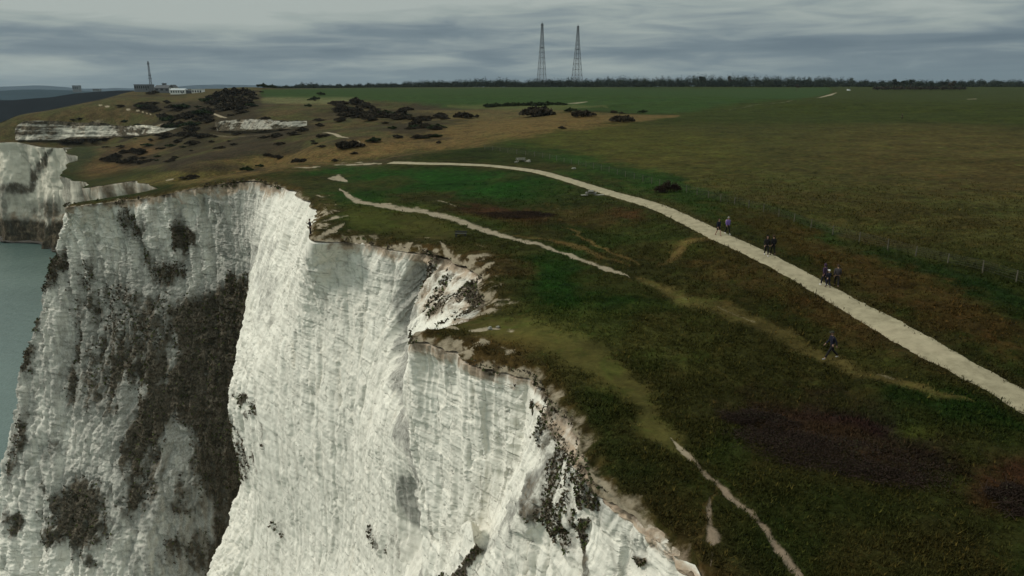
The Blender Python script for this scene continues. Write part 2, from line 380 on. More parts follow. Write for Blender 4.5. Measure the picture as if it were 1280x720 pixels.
def cliff_material(name='chalk', far=False):
    m, t, b = new_mat(name); tc = N(t, 'ShaderNodeTexCoord'); o = tc.outputs['Object']
    mk = N(t, 'ShaderNodeSeparateColor'); L(t, attr(t, 'mask').outputs['Color'], mk.inputs[0])
    S = 0.16 if far else 1.0
    vs = N(t, 'ShaderNodeMapping'); vs.inputs['Scale'].default_value = (S, S, 0.10*S); L(t, o, vs.inputs[0])      # runs down the face
    hs = N(t, 'ShaderNodeMapping'); hs.inputs['Scale'].default_value = (0.06*S, 0.06*S, S); hs.inputs['Rotation'].default_value = (R(2.5), R(3), 0); L(t, o, hs.inputs[0])  # beds
    iso = N(t, 'ShaderNodeMapping'); iso.inputs['Scale'].default_value = (S, S, 0.6*S); L(t, o, iso.inputs[0])
    fi = NOISE(t, iso.outputs[0], 0.5, 8, 0.7, 0.4); fin_ = NOISE(t, iso.outputs[0], 3.2, 6, 0.7); fv = NOISE(t, vs.outputs[0], 0.7, 6, 0.65, 0.3)
    fh = NOISE(t, hs.outputs[0], 2.2, 7, 0.75, 0.05)
    # chalk body
    c = MIX(t, RAMP(t, fi, [(0.35, 0), (0.65, 1)]), (0.60, 0.58, 0.505), (0.79, 0.765, 0.675))
    c = MIX(t, M_(t, 'MULTIPLY', smooth(t, 0.54, 0.66, fh), 0.36), c, (0.42, 0.40, 0.34))
    c = MIX(t, M_(t, 'MULTIPLY', smooth(t, 0.56, 0.74, fv), 0.35), c, (0.50, 0.44, 0.33))
    vo = t.nodes.new('ShaderNodeTexVoronoi'); vo.feature = 'DISTANCE_TO_EDGE'; vo.inputs['Scale'].default_value = 0.55
    ds = N(t, 'ShaderNodeMapping'); ds.inputs['Scale'].default_value = (S, S, 0.55*S); L(t, MIX(t, 0.35, o, N(t, 'ShaderNodeTexNoise', inp={'Scale': .8*S, 'Detail': 5}).outputs['Color'], 'ADD'), ds.inputs[0]); L(t, ds.outputs[0], vo.inputs['Vector'])
    crk = M_(t, 'MULTIPLY', M_(t, 'SUBTRACT', 1.0, smooth(t, 0.0, 0.05, vo.outputs['Distance'])), smooth(t, 0.48, 0.62, NOISE(t, iso.outputs[0], 0.35, 4, .6)))
    c = MIX(t, M_(t, 'MULTIPLY', crk, 0.45), c, (0.25, 0.24, 0.20))
    # grey: weathering, groove lines, inner-corner shade painted in
    ge = M_(t, 'ADD', M_(t, 'ADD', mk.outputs[1], M_(t, 'MULTIPLY', mk.outputs[0], 0.7)), M_(t, 'MULTIPLY', M_(t, 'SUBTRACT', M_(t, 'ADD', M_(t, 'MULTIPLY', fv, 0.6), M_(t, 'MULTIPLY', fi, 0.4)), 0.5), 2.2))
    g = MIX(t, RAMP(t, fin_, [(0.35, 0), (0.65, 1)]), (0.13, 0.125, 0.11), (0.37, 0.365, 0.325))
    c = MIX(t, M_(t, 'MULTIPLY', smooth(t, 0.2, 0.9, ge), 0.86), c, g)
    # tan soil
    te = M_(t, 'ADD', mk.outputs[2], M_(t, 'MULTIPLY', M_(t, 'SUBTRACT', fi, 0.5), 1.8))
    c = MIX(t, smooth(t, 0.35, 0.8, te), c, MIX(t, fin_, (0.22, 0.15, 0.095), (0.52, 0.43, 0.33)))
    # flint seams: thin broken lines along the beds
    sp = N(t, 'ShaderNodeSeparateXYZ'); L(t, o, sp.inputs[0])
    wz = M_(t, 'ADD', sp.outputs[2], M_(t, 'ADD', M_(t, 'MULTIPLY', NOISE(t, iso.outputs[0], 0.12, 3), 2.0), M_(t, 'MULTIPLY', sp.outputs[0], 0.045)))
    ph = M_(t, 'PINGPONG', wz, 0.85 if not far else 5.0)
    ln = M_(t, 'SUBTRACT', 1.0, smooth(t, 0.0, 0.10 if not far else 0.35, ph))
    br = smooth(t, 0.50, 0.60, NOISE(t, iso.outputs[0], 1.1, 4, 0.7)); br2 = smooth(t, 0.44, 0.56, NOISE(t, iso.outputs[0], 0.09, 3, 0.5))
    fl = M_(t, 'MULTIPLY', ln, M_(t, 'MULTIPLY', br, M_(t, 'MULTIPLY', br2, 0.75)))
    c = MIX(t, fl, c, (0.10, 0.095, 0.08))
    # speckle of flints and holes
    spk = M_(t, 'MULTIPLY', smooth(t, 0.66, 0.72, NOISE(t, iso.outputs[0], 2.6, 3, 0.8)), 0.55)
    c = MIX(t, spk, c, (0.17, 0.16, 0.13))
    # vegetation, and the darkness painted into two cracks
    ve = M_(t, 'ADD', mk.outputs[0], M_(t, 'MULTIPLY', M_(t, 'SUBTRACT', M_(t, 'ADD', M_(t, 'MULTIPLY', fi, 0.65), M_(t, 'MULTIPLY', fin_, 0.35)), 0.5), 2.0))
    vf = M_(t, 'MULTIPLY', smooth(t, 0.38, 0.82, ve), 0.95)
    vc = MIX(t, RAMP(t, fi, [(0.4, 0), (0.62, 1)]), (0.034, 0.031, 0.020), (0.095, 0.078, 0.056))
    vc = MIX(t, 0.75, vc, MIX(t, 1.0, vc, RAMP(t, fin_, [(0.38, 0.3), (0.5, 0.9), (0.62, 2.0)]), 'MULTIPLY'))
    vc = MIX(t, M_(t, 'MULTIPLY', smooth(t, 0.62, 0.72, fin_), 0.5), vc, (0.15, 0.135, 0.11))
    c = MIX(t, vf, c, vc)
    if far: c = MIX(t, 1.0, c, (0.84, 0.82, 0.77), 'MULTIPLY')
    L(t, c, b.inputs['Base Color'])
    h = M_(t, 'ADD', M_(t, 'MULTIPLY', fi, 1.1), M_(t, 'ADD', M_(t, 'MULTIPLY', fh, 0.55), M_(t, 'MULTIPLY', fin_, 0.35)))
    h = M_(t, 'SUBTRACT', h, M_(t, 'MULTIPLY', crk, 0.5))
    h = M_(t, 'ADD', h, M_(t, 'SUBTRACT', M_(t, 'MULTIPLY', vf, 0.3), M_(t, 'MULTIPLY', fl, 0.25)))
    bump(t, b, h, 0.33, 0.3 if not far else 2.5)
    return m
M_ground = ground_material(); M_cliff = cliff_material(); M_cliff_far = cliff_material('chalk_far', True)

# ------------------------------------------------------------------ terrain sheet
az = np.concatenate([R(np.arange(-60, -38, 0.35)) if False else np.radians(np.arange(-60, -38, 0.35)), np.radians(np.arange(-38, 38, 0.115)), np.radians(np.arange(38, 115, 0.5))])
rs = [11.0]
while rs[-1] < 12000:
    r = rs[-1]; rs.append(r+min(max(0.055, 7.0e-5*r*r), 0.011*r))
rs = np.array(rs)
AZ, RR = np.meshgrid(az, rs); X = (RR*np.sin(AZ)).ravel(); Y = (RR*np.cos(AZ)).ravel(); rr = RR.ravel()
ins = inside(X, Y, POLY)
# keep a margin of one cell around
na, nr = len(az), len(rs)
I2 = ins.reshape(nr, na)
cell = I2[:-1, :-1] | I2[1:, :-1] | I2[:-1, 1:] | I2[1:, 1:]
used = np.zeros((nr, na), bool); used[:-1, :-1] |= cell; used[1:, :-1] |= cell; used[:-1, 1:] |= cell; used[1:, 1:] |= cell
idx = -np.ones(nr*na, dtype=np.int64); ui = np.nonzero(used.ravel())[0]; idx[ui] = np.arange(len(ui))
ci, cj = np.nonzero(cell); a0 = ci*na+cj
FA = np.stack([idx[a0], idx[a0+na], idx[a0+na+1], idx[a0+1]], 1)[:, ::-1]
X = X[ui]; Y = Y[ui]; rr = rr[ui]
def nearest(x, y, line):
    best = np.full(len(x), 1e18); bx = x.copy(); by = y.copy()
    for a, b in zip(line[:-1], line[1:]):
        d = b-a; l2 = d@d+1e-9
        t = np.clip(((x-a[0])*d[0]+(y-a[1])*d[1])/l2, 0, 1)
        qx = a[0]+t*d[0]; qy = a[1]+t*d[1]; q = (x-qx)**2+(y-qy)**2; m = q < best
        best[m] = q[m]; bx[m] = qx[m]; by[m] = qy[m]
    return bx, by
_o = np.nonzero(~ins[ui])[0]
X[_o], Y[_o] = nearest(X[_o], Y[_o], np.concatenate([POLY, POLY[:1]]))
Z = H(X, Y)
print('terrain verts', len(X))
near = rr < 260
dlip = np.full(len(X), 1e3); dlip[near] = dist_poly(X[near], Y[near], lipr[::6, :2])
dpath = np.full(len(X), 1e3); dpath[near] = dist_poly(X[near], Y[near], pathc[::10])
def microrelief(x, y, r_):
    big = (fbm2(x*0.055+5, y*0.055, 3)-0.5)*1.1
    mid_ = (fbm2(x*0.35+3, y*0.35, 4, 0.55)-0.5)*0.42
    fine = (fbm2(x*1.7, y*1.7+8, 3, 0.6)-0.5)*0.30
    far_ = (fbm2(x*0.012+5, y*0.012, 4)-0.5)*7.0*sst(250, 420, r_)*(1-sst(640, 860, r_))
    return big*(1-sst(200, 500, r_)), mid_*(1-sst(100, 400, r_)), fine*(1-sst(60, 200, r_)), far_
b_, m_, f_, fr_ = microrelief(X, Y, rr)
_m = np.nonzero((rr > 200) & (rr < 1300) & (X < 0))[0]
dc2 = np.full(len(X), 1e3); dc2[_m] = dist_poly(X[_m], Y[_m], cs2r[::10]); dc2 = np.minimum(dc2, dlip*3)
fr_ = fr_*sst(2, 60, dc2)
pk = sst(1.3, 3.0, dpath)
Zb = Z + (b_*sst(1.3, 9, dpath))*0.6
PXX, PYY = proj(X, Y, Z)
w1 = (fbm2(X*0.25, Y*0.25, 4)-0.5); w2 = (fbm2(X*0.25+50, Y*0.25+9, 4)-0.5)
wm = np.clip(2500/rr, 1.5, 60)                       # wobble of a zone's border in photo pixels
QX = PXX+w1*wm; QY = PYY+w2*wm*0.45

GA = 0.98
def gc(r, g, b): return srgb(r, g, b)*GA
base = np.tile(gc(35, 42, 16), (len(X), 1))
turf = np.zeros(len(X)); bare = np.zeros(len(X))
def blend(mask, c, k=1.0):
    global base
    m = (np.clip(mask, 0, 1)*k)[:, None]; base = base*(1-m)+np.array(c)*m
def soft(d, e=0.35): return 1-sst(1-e, 1+e, d)
# broad distances
wn = fbm2(X*0.9, Y*0.9, 4, 0.6); _f = sst(150, 320, rr); wn = wn*(1-_f)+(.35+.3*fbm2(X*.05, Y*.05, 3))*_f
nz = fbm2(X*0.02, Y*0.02, 4); nz2 = fbm2(X*0.08+3, Y*0.08, 4)
farside = sst(212, 196, QY)
blend(soft(pblob(QX, QY, 1080, 235, 330, 78, 8), 0.4), gc(57, 56, 27))                     # brown rough field
blend(soft(pblob(QX, QY, 1220, 200, 190, 45, 4), 0.5), gc(64, 58, 30))
blend(soft(pblob(QX, QY, 720, 172, 160, 18, 4), 0.4), gc(50, 54, 20))
blend(soft(pblob(QX, QY, 820, 190, 130, 30, 8), 0.5), gc(62, 60, 26), 0.8)
blend(sst(158, 148, QY)*sst(780, 860, QX), gc(44, 50, 19))
blend(sst(160, 142, QY)*sst(150, 142, 0*QY+150)*sst(1000, 1040, QX)*sst(108, 112, QY), gc(48, 50, 20), 0.6)
# hillside beyond the near headland
hill = sst(216, 206, QY+0.0*QX)*sst(560, 480, QX-(190-QY)*3.0)
hc = np.where((nz > 0.5)[:, None], gc(78, 66, 38), gc(62, 60, 32)); blend(hill, gc(68, 59, 38)); blend(hill*sst(0.45, 0.6, nz2), gc(58, 60, 34), 0.7)
blend(hill*sst(0.52, 0.62, nz), gc(44, 38, 30), 0.75)
ridge = strokes_mask(QX, QY, [(150,232,7),(300,212,11),(400,196,11),(480,184,12),(600,168,12),(700,154,10),(800,146,6),(850,142,2)], True)+(nz2-.5)*1.0
blend(soft(ridge, 0.5), gc(88, 72, 44), .85)
blend(soft(strokes_mask(QX, QY, [(520,147,9),(620,146,10),(700,140,5)]), 0.5), gc(80, 70, 44), 0.7)
gf = soft((nz2-.5)*.5+strokes_mask(QX, QY, [(330,117,5),(450,118,8),(560,121,11),(700,122,14),(830,124,13),(1000,117,7),(1035,113,4)]), 0.25)
blend(gf, gc(40, 57, 25)); blend(gf*sst(.45,.65,nz), gc(44,58,26), .6); turf = np.maximum(turf, gf*0.8)
blend(soft(strokes_mask(QX, QY, [(330,126,4),(440,126,4)]), 0.6), gc(92, 92, 62), 0.7)
blend(soft(strokes_mask(QX, QY, [(560,131,2.5),(640,133,4),(760,134,1.5)], True)+(nz2-.5), 0.8), gc(84, 82, 50), 0.5)
blend(soft(pblob(QX, QY, 100, 198, 22, 17, -20), 0.4), gc(36, 46, 25), .7)
blend(soft(pblob(QX, QY, 150, 200, 50, 14, -20), 0.4), gc(84, 64, 40), 0.7)
blend(soft(pblob(QX, QY, 225, 220, 90, 8, -8), 0.5), gc(70, 66, 34), 0.7)
# fields near the path
for cx, cy, rx, ry, an, c, kk in [
    (585,228,160,15,3,(24,52,14),.95),(450,245,70,14,12,(28,50,15),.9),(690,362,108,32,3,(26,47,14),1),(640,372,70,24,8,(26,46,14),.9),(400,250,30,22,0,(30,50,18),.8),
    (760,210,110,9,14,(30,52,16),.85),(900,262,90,12,22,(30,50,16),.8),(1020,290,100,9,20,(22,48,15),.7),(1180,345,120,9,20,(18,36,12),.7),
    (620,268,60,10,6,(58,36,24),.8),(780,262,90,16,15,(44,46,20),.7),(740,275,60,10,10,(70,56,30),.5),(780,268,25,6,5,(66,42,26),.6),
    (520,275,120,16,6,(50,54,20),.85),(640,300,100,12,14,(34,48,16),.8),(620,330,40,12,20,(60,44,24),.6),
    (900,330,90,26,18,(50,44,20),.7),(1050,400,150,22,22,(62,46,24),.8),(1160,380,140,26,24,(58,44,22),.8),(1000,300,90,16,22,(58,46,22),.7),
    (820,300,60,16,10,(38,48,18),.6),(1100,450,60,10,20,(46,52,20),.7),(960,440,120,26,12,(32,38,14),.7),
    (760,420,150,30,6,(56,60,26),.85),(640,428,60,14,2,(78,62,30),.75),(560,440,60,16,15,(66,48,30),.7),(880,420,70,50,30,(44,50,20),.7),
    (730,520,45,80,-28,(22,48,14),.9),(800,640,50,60,-30,(26,42,16),.85),(700,470,40,30,-20,(38,46,18),.7),
    (940,520,60,40,0,(40,44,18),.6),(905,560,40,40,0,(26,48,15),.8),(1040,545,150,52,12,(38,26,24),.95),(980,525,80,22,8,(42,28,24),.9),
    (1200,510,110,30,15,(24,40,13),.9),(1255,600,40,40,0,(54,32,24),.8),(1050,640,170,44,6,(22,40,13),.85),(1150,690,150,40,0,(44,44,20),.7),(960,690,60,40,0,(34,42,17),.7),
    (1130,580,80,24,10,(34,26,22),.8),(1140,535,24,14,0,(54,58,22),.8),(720,700,30,30,0,(40,40,18),.5)]:
    blend(soft(pblob(QX, QY, cx, cy, rx, ry, an)+(wn-.5)*1.1+(nz2-.5)*1.2, 0.55), gc(*c), kk)
# worn turf
wt = soft(strokes_mask(QX, QY, [(590,404,12),(680,420,22),(750,455,24),(800,503,14),(836,546,7),(860,572,4)])+(wn-.5)*.7, 0.6)
blend(wt, gc(72, 70, 35), 0.8); turf = np.maximum(turf, wt)
wt = soft(strokes_mask(QX, QY, [(800,352,7),(860,372,10),(930,396,9),(1000,428,8),(1060,452,7),(1130,480,7),(1215,500,7)], True)+(wn-.5)*.8, 0.6)
blend(wt, gc(78, 70, 38), 0.85); turf = np.maximum(turf, wt*.8)
wt = soft(strokes_mask(QX, QY, [(440,272,12),(520,284,14),(560,294,9)]), 0.5); turf = np.maximum(turf, wt*.9); blend(wt, gc(62, 64, 26), 0.5)
for pts in ([(820,330,4),(840,316,4),(870,304,3),(900,300,2)], [(700,285,2),(745,305,2.2),(800,335,3)], [(1045,345,1),(1046,346,1)], [(640,293,3),(720,310,3),(790,338,4)],[(888,600,5),(888,720,7)]):
    w_ = soft(strokes_mask(QX, QY, pts, True)+(wn-.5)*.9, 0.6); blend(w_, gc(88, 72, 42), 0.75); turf = np.maximum(turf, w_*.7)
# bare chalk and earth
for pts, s in [
    ([(424,236,2.5),(440,248,3.4),(465,256,3.2),(500,261,3.2),(530,265,3.6),(560,273,4),(600,286,4),(640,298,2.6),(680,310,2.2),(720,323,2.4),(760,338,2.8),(790,348,1.8)], 1.0),
    ([(785,346,1.5),(830,362,1.6),(880,379,1.4),(930,396,1.5),(975,412,1.2)], .5), ([(410,222,2),(424,222,5),(434,226,4)], 1.0), ([(400,296,4),(418,288,5),(430,281,3)], 1.0), ([(396,279,1.2),(415,273,1.6),(436,270,2.5)], .9),
    ([(486,316,3),(502,310,5),(516,304,3)], 1.0), ([(545,250,2.4),(570,258,1.6)], 1.0), ([(548,302,2),(562,318,4),(572,331,4),(588,336,4),(597,346,3.4),(598,358,3.4)], .95),
    ([(600,358,2.5),(606,376,2),(612,388,2)], .7), ([(540,409,4),(556,403,5),(574,410,3)], 1.0), ([(586,413,3),(608,410,3.4),(624,410,2.4)], 1.0),
    ([(645,456,4),(662,462,6),(676,474,5)], 1.0), ([(660,480,4),(690,500,7),(708,520,10),(722,548,8),(735,575,6)], .85), ([(735,575,5),(760,605,7),(790,632,9),(825,665,11),(860,695,12)], 1.0),
    ([(838,545,3),(855,563,4.5),(880,590,4.5),(905,610,4),(930,632,4),(955,655,4.5),(978,685,5),(1000,712,6),(1012,735,6)], .88), ([(887,615,3),(888,645,6),(893,668,8),(892,680,5)], .95), ([(894,684,4),(891,700,5)], .9),
    ([(668,281,1.2),(700,258,1.6)], .75), ([(1090,463,2),(1112,470,2.5),(1150,483,2)], .55),([(1195,497,2),(1225,500,2)], .4),
    ([(418,205.4,1.6),(445,204.6,1.2),(477,204,1.8)], 1.1), ([(364,209.8,1.4),(385,209,1.1),(402,208.2,1.4)], 1.0), ([(300,214,.7),(366,210,.7)], .45),
    ([(121,131,1.6),(132,132.5,1.2),(142,134,1.4)], 1.1), ([(150,136,1.4),(172,138,1.3),(190,143,1.6)], 1.1), ([(254,140.5,1.2),(262,143,1.4),(275,148,1.2),(285,149,1.2)], 1.1), ([(225,170,.6),(270,168,1.0),(330,165,1.0),(362,162,.6)], .6), ([(403,167,1.2),(420,171,1.3),(436,174,1.4)], 1.1), ([(447,176,1.3),(457,181,1.5)], 1.0),
    ([(285,164,.8),(360,161,.8)], .5), ([(708,127,1.2),(720,127,1.6),(735,126,1)], .8), ([(895,136,.6),(960,131,.9),(1015,124,.9)], .6), ([(1020,123,.9),(1040,118,1.3),(1047,115.5,1)], .95), ([(840,140,.7),(880,137,.7)], .4),
    ([(1208,124,.8),(1222,123.5,.8)], 1.0),
    ([(108,240,1),(116,239,1)], 1.0), ([(206,226,1),(216,224,2)], 1.0), ([(130,250,1),(150,247,1.4)], .9)]:
    d = strokes_mask(PXX+w1*wm*0.16, PYY+w2*wm*0.10, pts, True); bare = np.maximum(bare, soft(d*(0.45+1.1*wn), 0.8)*s*(1.25-0.75*wn))
for cx, cy, rx, ry in [(485,145,75,13),(520,165,36,9),(235,165,36,24),(290,135,40,16),(365,162,40,10),(160,198,32,8),(195,200,46,7),(205,134,34,7),(350,185,30,8),(105,178,30,5),(265,212,44,4),(300,160,40,12)]:
    d = pblob(QX, QY, cx, cy, rx, ry)+(fbm2(X*.035, Y*.035, 5, .6)-.5)*2.2
    blend(soft(d, .35), gc(46, 40, 29), .8)
# chalky quarry scars on the hillside
for cx, cy, rx, ry, s in [(325,156,52,7,.30),(200,158,16,6,.6),(60,161,55,12,.5),(130,155,30,8,.5)]:
    bare = np.maximum(bare, soft(pblob(PXX, PYY, cx, cy, rx, ry), 0.5)*s*(0.4+1.1*fbm2(X*0.05, Y*0.05, 4)))
# lip soil
edge = 1-sst(0.2, 1.6, dlip+(fbm2(X*0.5, Y*0.5, 3)-0.5)*1.6)
blend(edge, gc(80, 62, 38), 0.6); bare = np.maximum(bare, edge*(0.15+0.9*wn))
blend(1-sst(1.5, 5, dlip+(nz2-.5)*6), gc(54, 46, 26), 0.45)
_br = (1-sst(.4, 5.0, dlip+(fbm2(X*.35, Y*.35, 4, .6)-.5)*9))*sst(388, 400, PXX)*sst(700, 640, PXX)
bare = np.maximum(bare, _br*sst(.40, .60, wn)*.9); blend(_br, gc(70, 56, 34), .5)
verge = (1-sst(1.2, 2.6, dpath)); blend(verge, gc(52, 46, 26), 0.5)
blend(np.ones(len(X))*sst(0.52, 0.64, nz2)*sst(185, 215, PYY), gc(56, 46, 24), 0.35)
amp = (1-turf*0.75)
Z = Zb+(m_*amp*pk)+(f_*amp*pk)+fr_
Z -= (1-sst(0, 1.6, dlip))*0.55
Z[bare > .5] -= 0.10*sst(60, 200, rr[bare > .5])*0+0.06
me = fast_mesh('ground', np.stack([X, Y, Z], 1), FA)
color_attr(me, 'base', base); color_attr(me, 'mask', np.stack([bare, turf, sst(540, 590, PYY)*sst(840, 860, PXX)], 1))
ground = tag(link_mesh('ground', me, M_ground), kind='structure')
T_X, T_Y, T_Z, T_base, T_turf, T_bare, T_dpath, T_dlip = X, Y, Z, base, turf, bare, dpath, dlip
T_F = FA

# ------------------------------------------------------------------ gravel path
def gravel_path():
    n = len(pathc); t = np.gradient(pathc, axis=0); t /= np.linalg.norm(t, axis=1)[:, None]; nn = np.stack([-t[:, 1], t[:, 0]], 1)
    arc = np.concatenate([[0], np.cumsum(np.linalg.norm(np.diff(pathc, axis=0), axis=1))])
    K_ = 13; us = np.linspace(-1, 1, K_); V = []
    wl = 1.18+(fbm2(arc*0.8, arc*0+1, 5, .7)-0.5)*0.45; wr = 1.18+(fbm2(arc*0.8, arc*0+77, 5, .7)-0.5)*0.45
    for u in us:
        w = np.where(u < 0, wl, wr); p = pathc+nn*(u*w)[:, None]
        bb, _, _, _ = microrelief(p[:, 0], p[:, 1], np.hypot(p[:, 0], p[:, 1]))
        dd = np.abs(u)*w
        z = H(p[:, 0], p[:, 1])+0.055+0.03*(1-u*u)-(0.09 if abs(u) > 0.99 else 0)
        V.append(np.column_stack([p, z]))
    V = np.stack(V, 1).reshape(-1, 3)
    i, j = np.meshgrid(np.arange(n-1), np.arange(K_-1), indexing='ij'); a = (i*K_+j).ravel()
    me = fast_mesh('path', V, np.stack([a, a+1, a+K_+1, a+K_], 1)[:, ::-1])
    m, t_, b = new_mat('crushed_stone'); tc = N(t_, 'ShaderNodeTexCoord'); o = tc.outputs['Object']
    f = NOISE(t_, o, 1.2, 6, 0.65); f2 = NOISE(t_, o, 14, 4, 0.7); f3 = NOISE(t_, o, 0.25, 4, 0.6)
    c = MIX(t_, RAMP(t_, f, [(0.35, 0), (0.65, 1)]), (0.20, 0.175, 0.115), (0.30, 0.265, 0.178))
    c = MIX(t_, M_(t_, 'MULTIPLY', smooth(t_, 0.55, 0.7, f2), 0.5), c, (0.22, 0.19, 0.13))
    c = MIX(t_, M_(t_, 'MULTIPLY', smooth(t_, 0.5, 0.65, f3), 0.35), c, (0.34, 0.29, 0.20))
    L(t_, c, b.inputs['Base Color']); bump(t_, b, f2, 0.5, 0.04)
    return tag(link_mesh('path', me, m), kind='structure')
gravel_path()

# ------------------------------------------------------------------ the main cliff surface
def grid_catmull(Gd, ns, ntv):
    A_ = catmull(Gd, ns)                                   # along the coast
    return np.swapaxes(catmull(np.swapaxes(A_, 0, 1), ntv), 0, 1)   # down the face
def grid_normals(Pg):
    ds = np.gradient(Pg, axis=0); dt = np.gradient(Pg, axis=1); n = np.cross(ds, dt)
    return n/(np.linalg.norm(n, axis=2)[..., None]+1e-9)
S_ = grid_catmull(GRID, NS, NT)
tt = np.linspace(0, 5, NT)[None, :]
S_[:, :, :2] += (outn*rag[:, None])[:, None, :]*np.exp(-tt[..., None]*1.2)
# smooth base normal
nrm = grid_normals(S_)
mean_out = np.concatenate([outn, np.zeros((NS, 1))], 1)[:, None, :]
sgn = np.sign((nrm*mean_out).sum(2).mean()); nrm *= sgn
for _ in range(3):
    _a = np.pad(nrm, ((12, 12), (8, 8), (0, 0)), mode='edge')
    nrm = nrm+_a[24:, 8:-8]+_a[:-24, 8:-8]+_a[12:-12, 16:]+_a[12:-12, :-16]; nrm /= np.linalg.norm(nrm, axis=2)[..., None]+1e-9
PXc, PYc = proj(S_[..., 0], S_[..., 1], S_[..., 2])
x, y, z = S_[..., 0].ravel(), S_[..., 1].ravel(), S_[..., 2].ravel()
dist = np.hypot(x, y)
fl1 = (np.abs(fbm3(x*0.10, y*0.10, z*0.018, 4, 0.5)-0.5)*2)                # buttresses and gullies
fl2 = fbm3(x*0.42, y*0.42, z*0.07, 4, 0.55)-0.5
iso_ = fbm3(x*0.5, y*0.5, z*0.5, 5, 0.6)-0.5
zb = z+0.045*x+(fbm3(x*.05, y*.05, z*.05, 2)-.5)*3
bed = fbm3(x*0.05, y*0.05, zb*1.1, 3, 0.7)-0.5
leftw = sst(330, 270, PXc.ravel())                                        # the farther wall is rougher
wx = x+(iso_*2.4); wy = y+(fl2*2.4); wz = z+bed*1.2
def blk(k, kz, o_): return _h(np.floor(wx*k+wy*k*.37+o_).astype(np.int64), np.floor(wy*k-wx*k*.3+o_).astype(np.int64), np.floor(wz*kz+wx*.1*k).astype(np.int64))-.5
blocks = blk(.55, .32, 0)*.55+blk(1.3, .9, 5)*.28+blk(2.9, 2.4, 9)*.12
rid = 1-np.abs(fbm3(x*.30+7, y*.30, z*.035, 4, .5)-.5)*4
disp = blocks*(0.55+0.9*leftw)-np.clip(rid, 0, 1)**3*(.45+.5*leftw)+(-fl1*1.7+0.35)*(0.7+1.3*leftw)+fl2*(0.16+.75*leftw)+iso_*(0.30+.7*leftw)+bed*0.35
disp = disp.reshape(NS, NT); fade = sst(0.0, 0.35, tt)
# masks
w1c = (fbm3(x*.3, y*.3, z*.2, 4)-.5).reshape(NS, NT); w2c = (fbm3(x*.3+40, y*.3, z*.2, 4)-.5).reshape(NS, NT)
scw = 18.0
QX, QY = PXc+w1c*scw*2.2, PYc+w2c*scw*2.2
veg_crack = np.zeros((NS, NT)); grey = np.full((NS, NT), 0.02); tansoil = np.zeros((NS, NT))
def pinpoly(px, py, pts, feather):
    q = inside(px.ravel(), py.ravel(), np.array(pts, float)).reshape(px.shape)
    P_ = [(a[0], a[1], 1.0) for a in pts]+[(pts[0][0], pts[0][1], 1.0)]
    d = strokes_mask(px, py, P_)
    return np.where(q, 0.5+0.5*np.clip(d/feather, 0, 1), 0.5-0.5*np.clip(d/feather, 0, 1))
def vadd(m, k=1.0):
    global veg_crack; veg_crack = np.maximum(veg_crack, m*k)
isL = (np.arange(NS)/(NS-1)*(len(GRID)-1) > 21.6)[:, None]                 # columns of the farther wall
LW = isL*1.0
vadd(pinpoly(PXc+w1c*9, PYc+w2c*9, [(318,340),(300,344),(268,356),(240,372),(215,380),(205,400),(225,440),(205,470),(170,500),(150,560),(165,600),(200,560),(215,520),(235,540),(240,590),(262,640),(250,720),(300,730),(345,640),(330,480),(322,420)], 16)*LW, 1.12)
for cx, cy, rx, ry, an, kk in [(95,645,40,46,0,1),(70,668,24,14,0,.9),(10,652,11,16,0,.9),(166,285,14,34,-28,.75),(185,320,18,26,-30,.7),(232,300,14,22,0,.85),(205,345,26,22,0,.7),
    (150,400,60,60,0,.62),(120,470,50,50,0,.60),(180,440,50,50,0,.72),(200,400,40,34,0,.74),(66,335,14,40,14,.8),(32,430,9,50,14,.85),(62,560,10,20,0,.6),(240,620,40,30,0,.62),(215,690,22,20,0,.7),(280,560,40,90,0,.7),
    (180,590,24,60,10,.8),(110,700,10,20,0,.75),(20,560,10,50,10,.6),(260,690,30,40,0,.75),(110,360,26,40,0,.5)]:
    vadd(soft(pblob(QX, QY, cx, cy, rx, ry, an), 0.6)*LW, kk)
RW = 1-LW
for cx, cy, rx, ry, an, kk in [(302,494,7,9,0,.85),(314,512,8,14,-20,.75),(324,545,5,26,-8,.6),(288,535,9,22,0,.8),(300,580,14,30,10,.75),(480,680,22,26,0,.45),(350,655,12,7,30,.5),(560,735,20,12,-60,.7)]:
    vadd(soft(pblob(QX, QY, cx, cy, rx, ry, an), 0.6)*RW, kk)
gul = pinpoly(PXc+w1c*14, PYc+w2c*14, [(655,492),(684,500),(715,545),(742,590),(775,640),(750,655),(735,640),(728,700),(700,690),(680,660),(640,662),(640,625),(662,580),(662,530)], 14)*RW
gn = fbm3(x*.25, y*.25, z*.25, 4).reshape(NS, NT)
vadd(gul*(0.20+0.70*gn), 1.0); tansoil = np.maximum(tansoil, gul*0.25)
tansoil = np.maximum(tansoil, soft(strokes_mask(PXc+w1c*10, PYc, [(680,505,10),(705,545,14),(740,590,10),(790,640,12),(850,695,12)]), .6)*.8)
vadd(soft(strokes_mask(PXc, PYc, [(598,684,5),(585,705,6),(570,730,7)]), .6)*RW, .9)  # darkness of the crack painted in, carried by the vegetation mask
vadd(soft(strokes_mask(PXc, PYc, [(733,650,4),(736,690,4),(738,730,6)]), .6)*RW, .7)  # second crack, its dark also painted as if vegetation
vadd(soft(pblob(QX, QY, 800,700,16,6,0), .6)*RW, .7)
_bq = 1-soft(pblob(PXc, PYc, 380, 275, 34, 52), .5)*.9
lipm = (1-sst(0.0, 0.16, tt+w1c*0.25))*_bq; vadd(lipm, 0.62); tansoil = np.maximum(tansoil, (1-sst(0.0, 0.4, tt+w2c*0.5))*0.75*_bq)
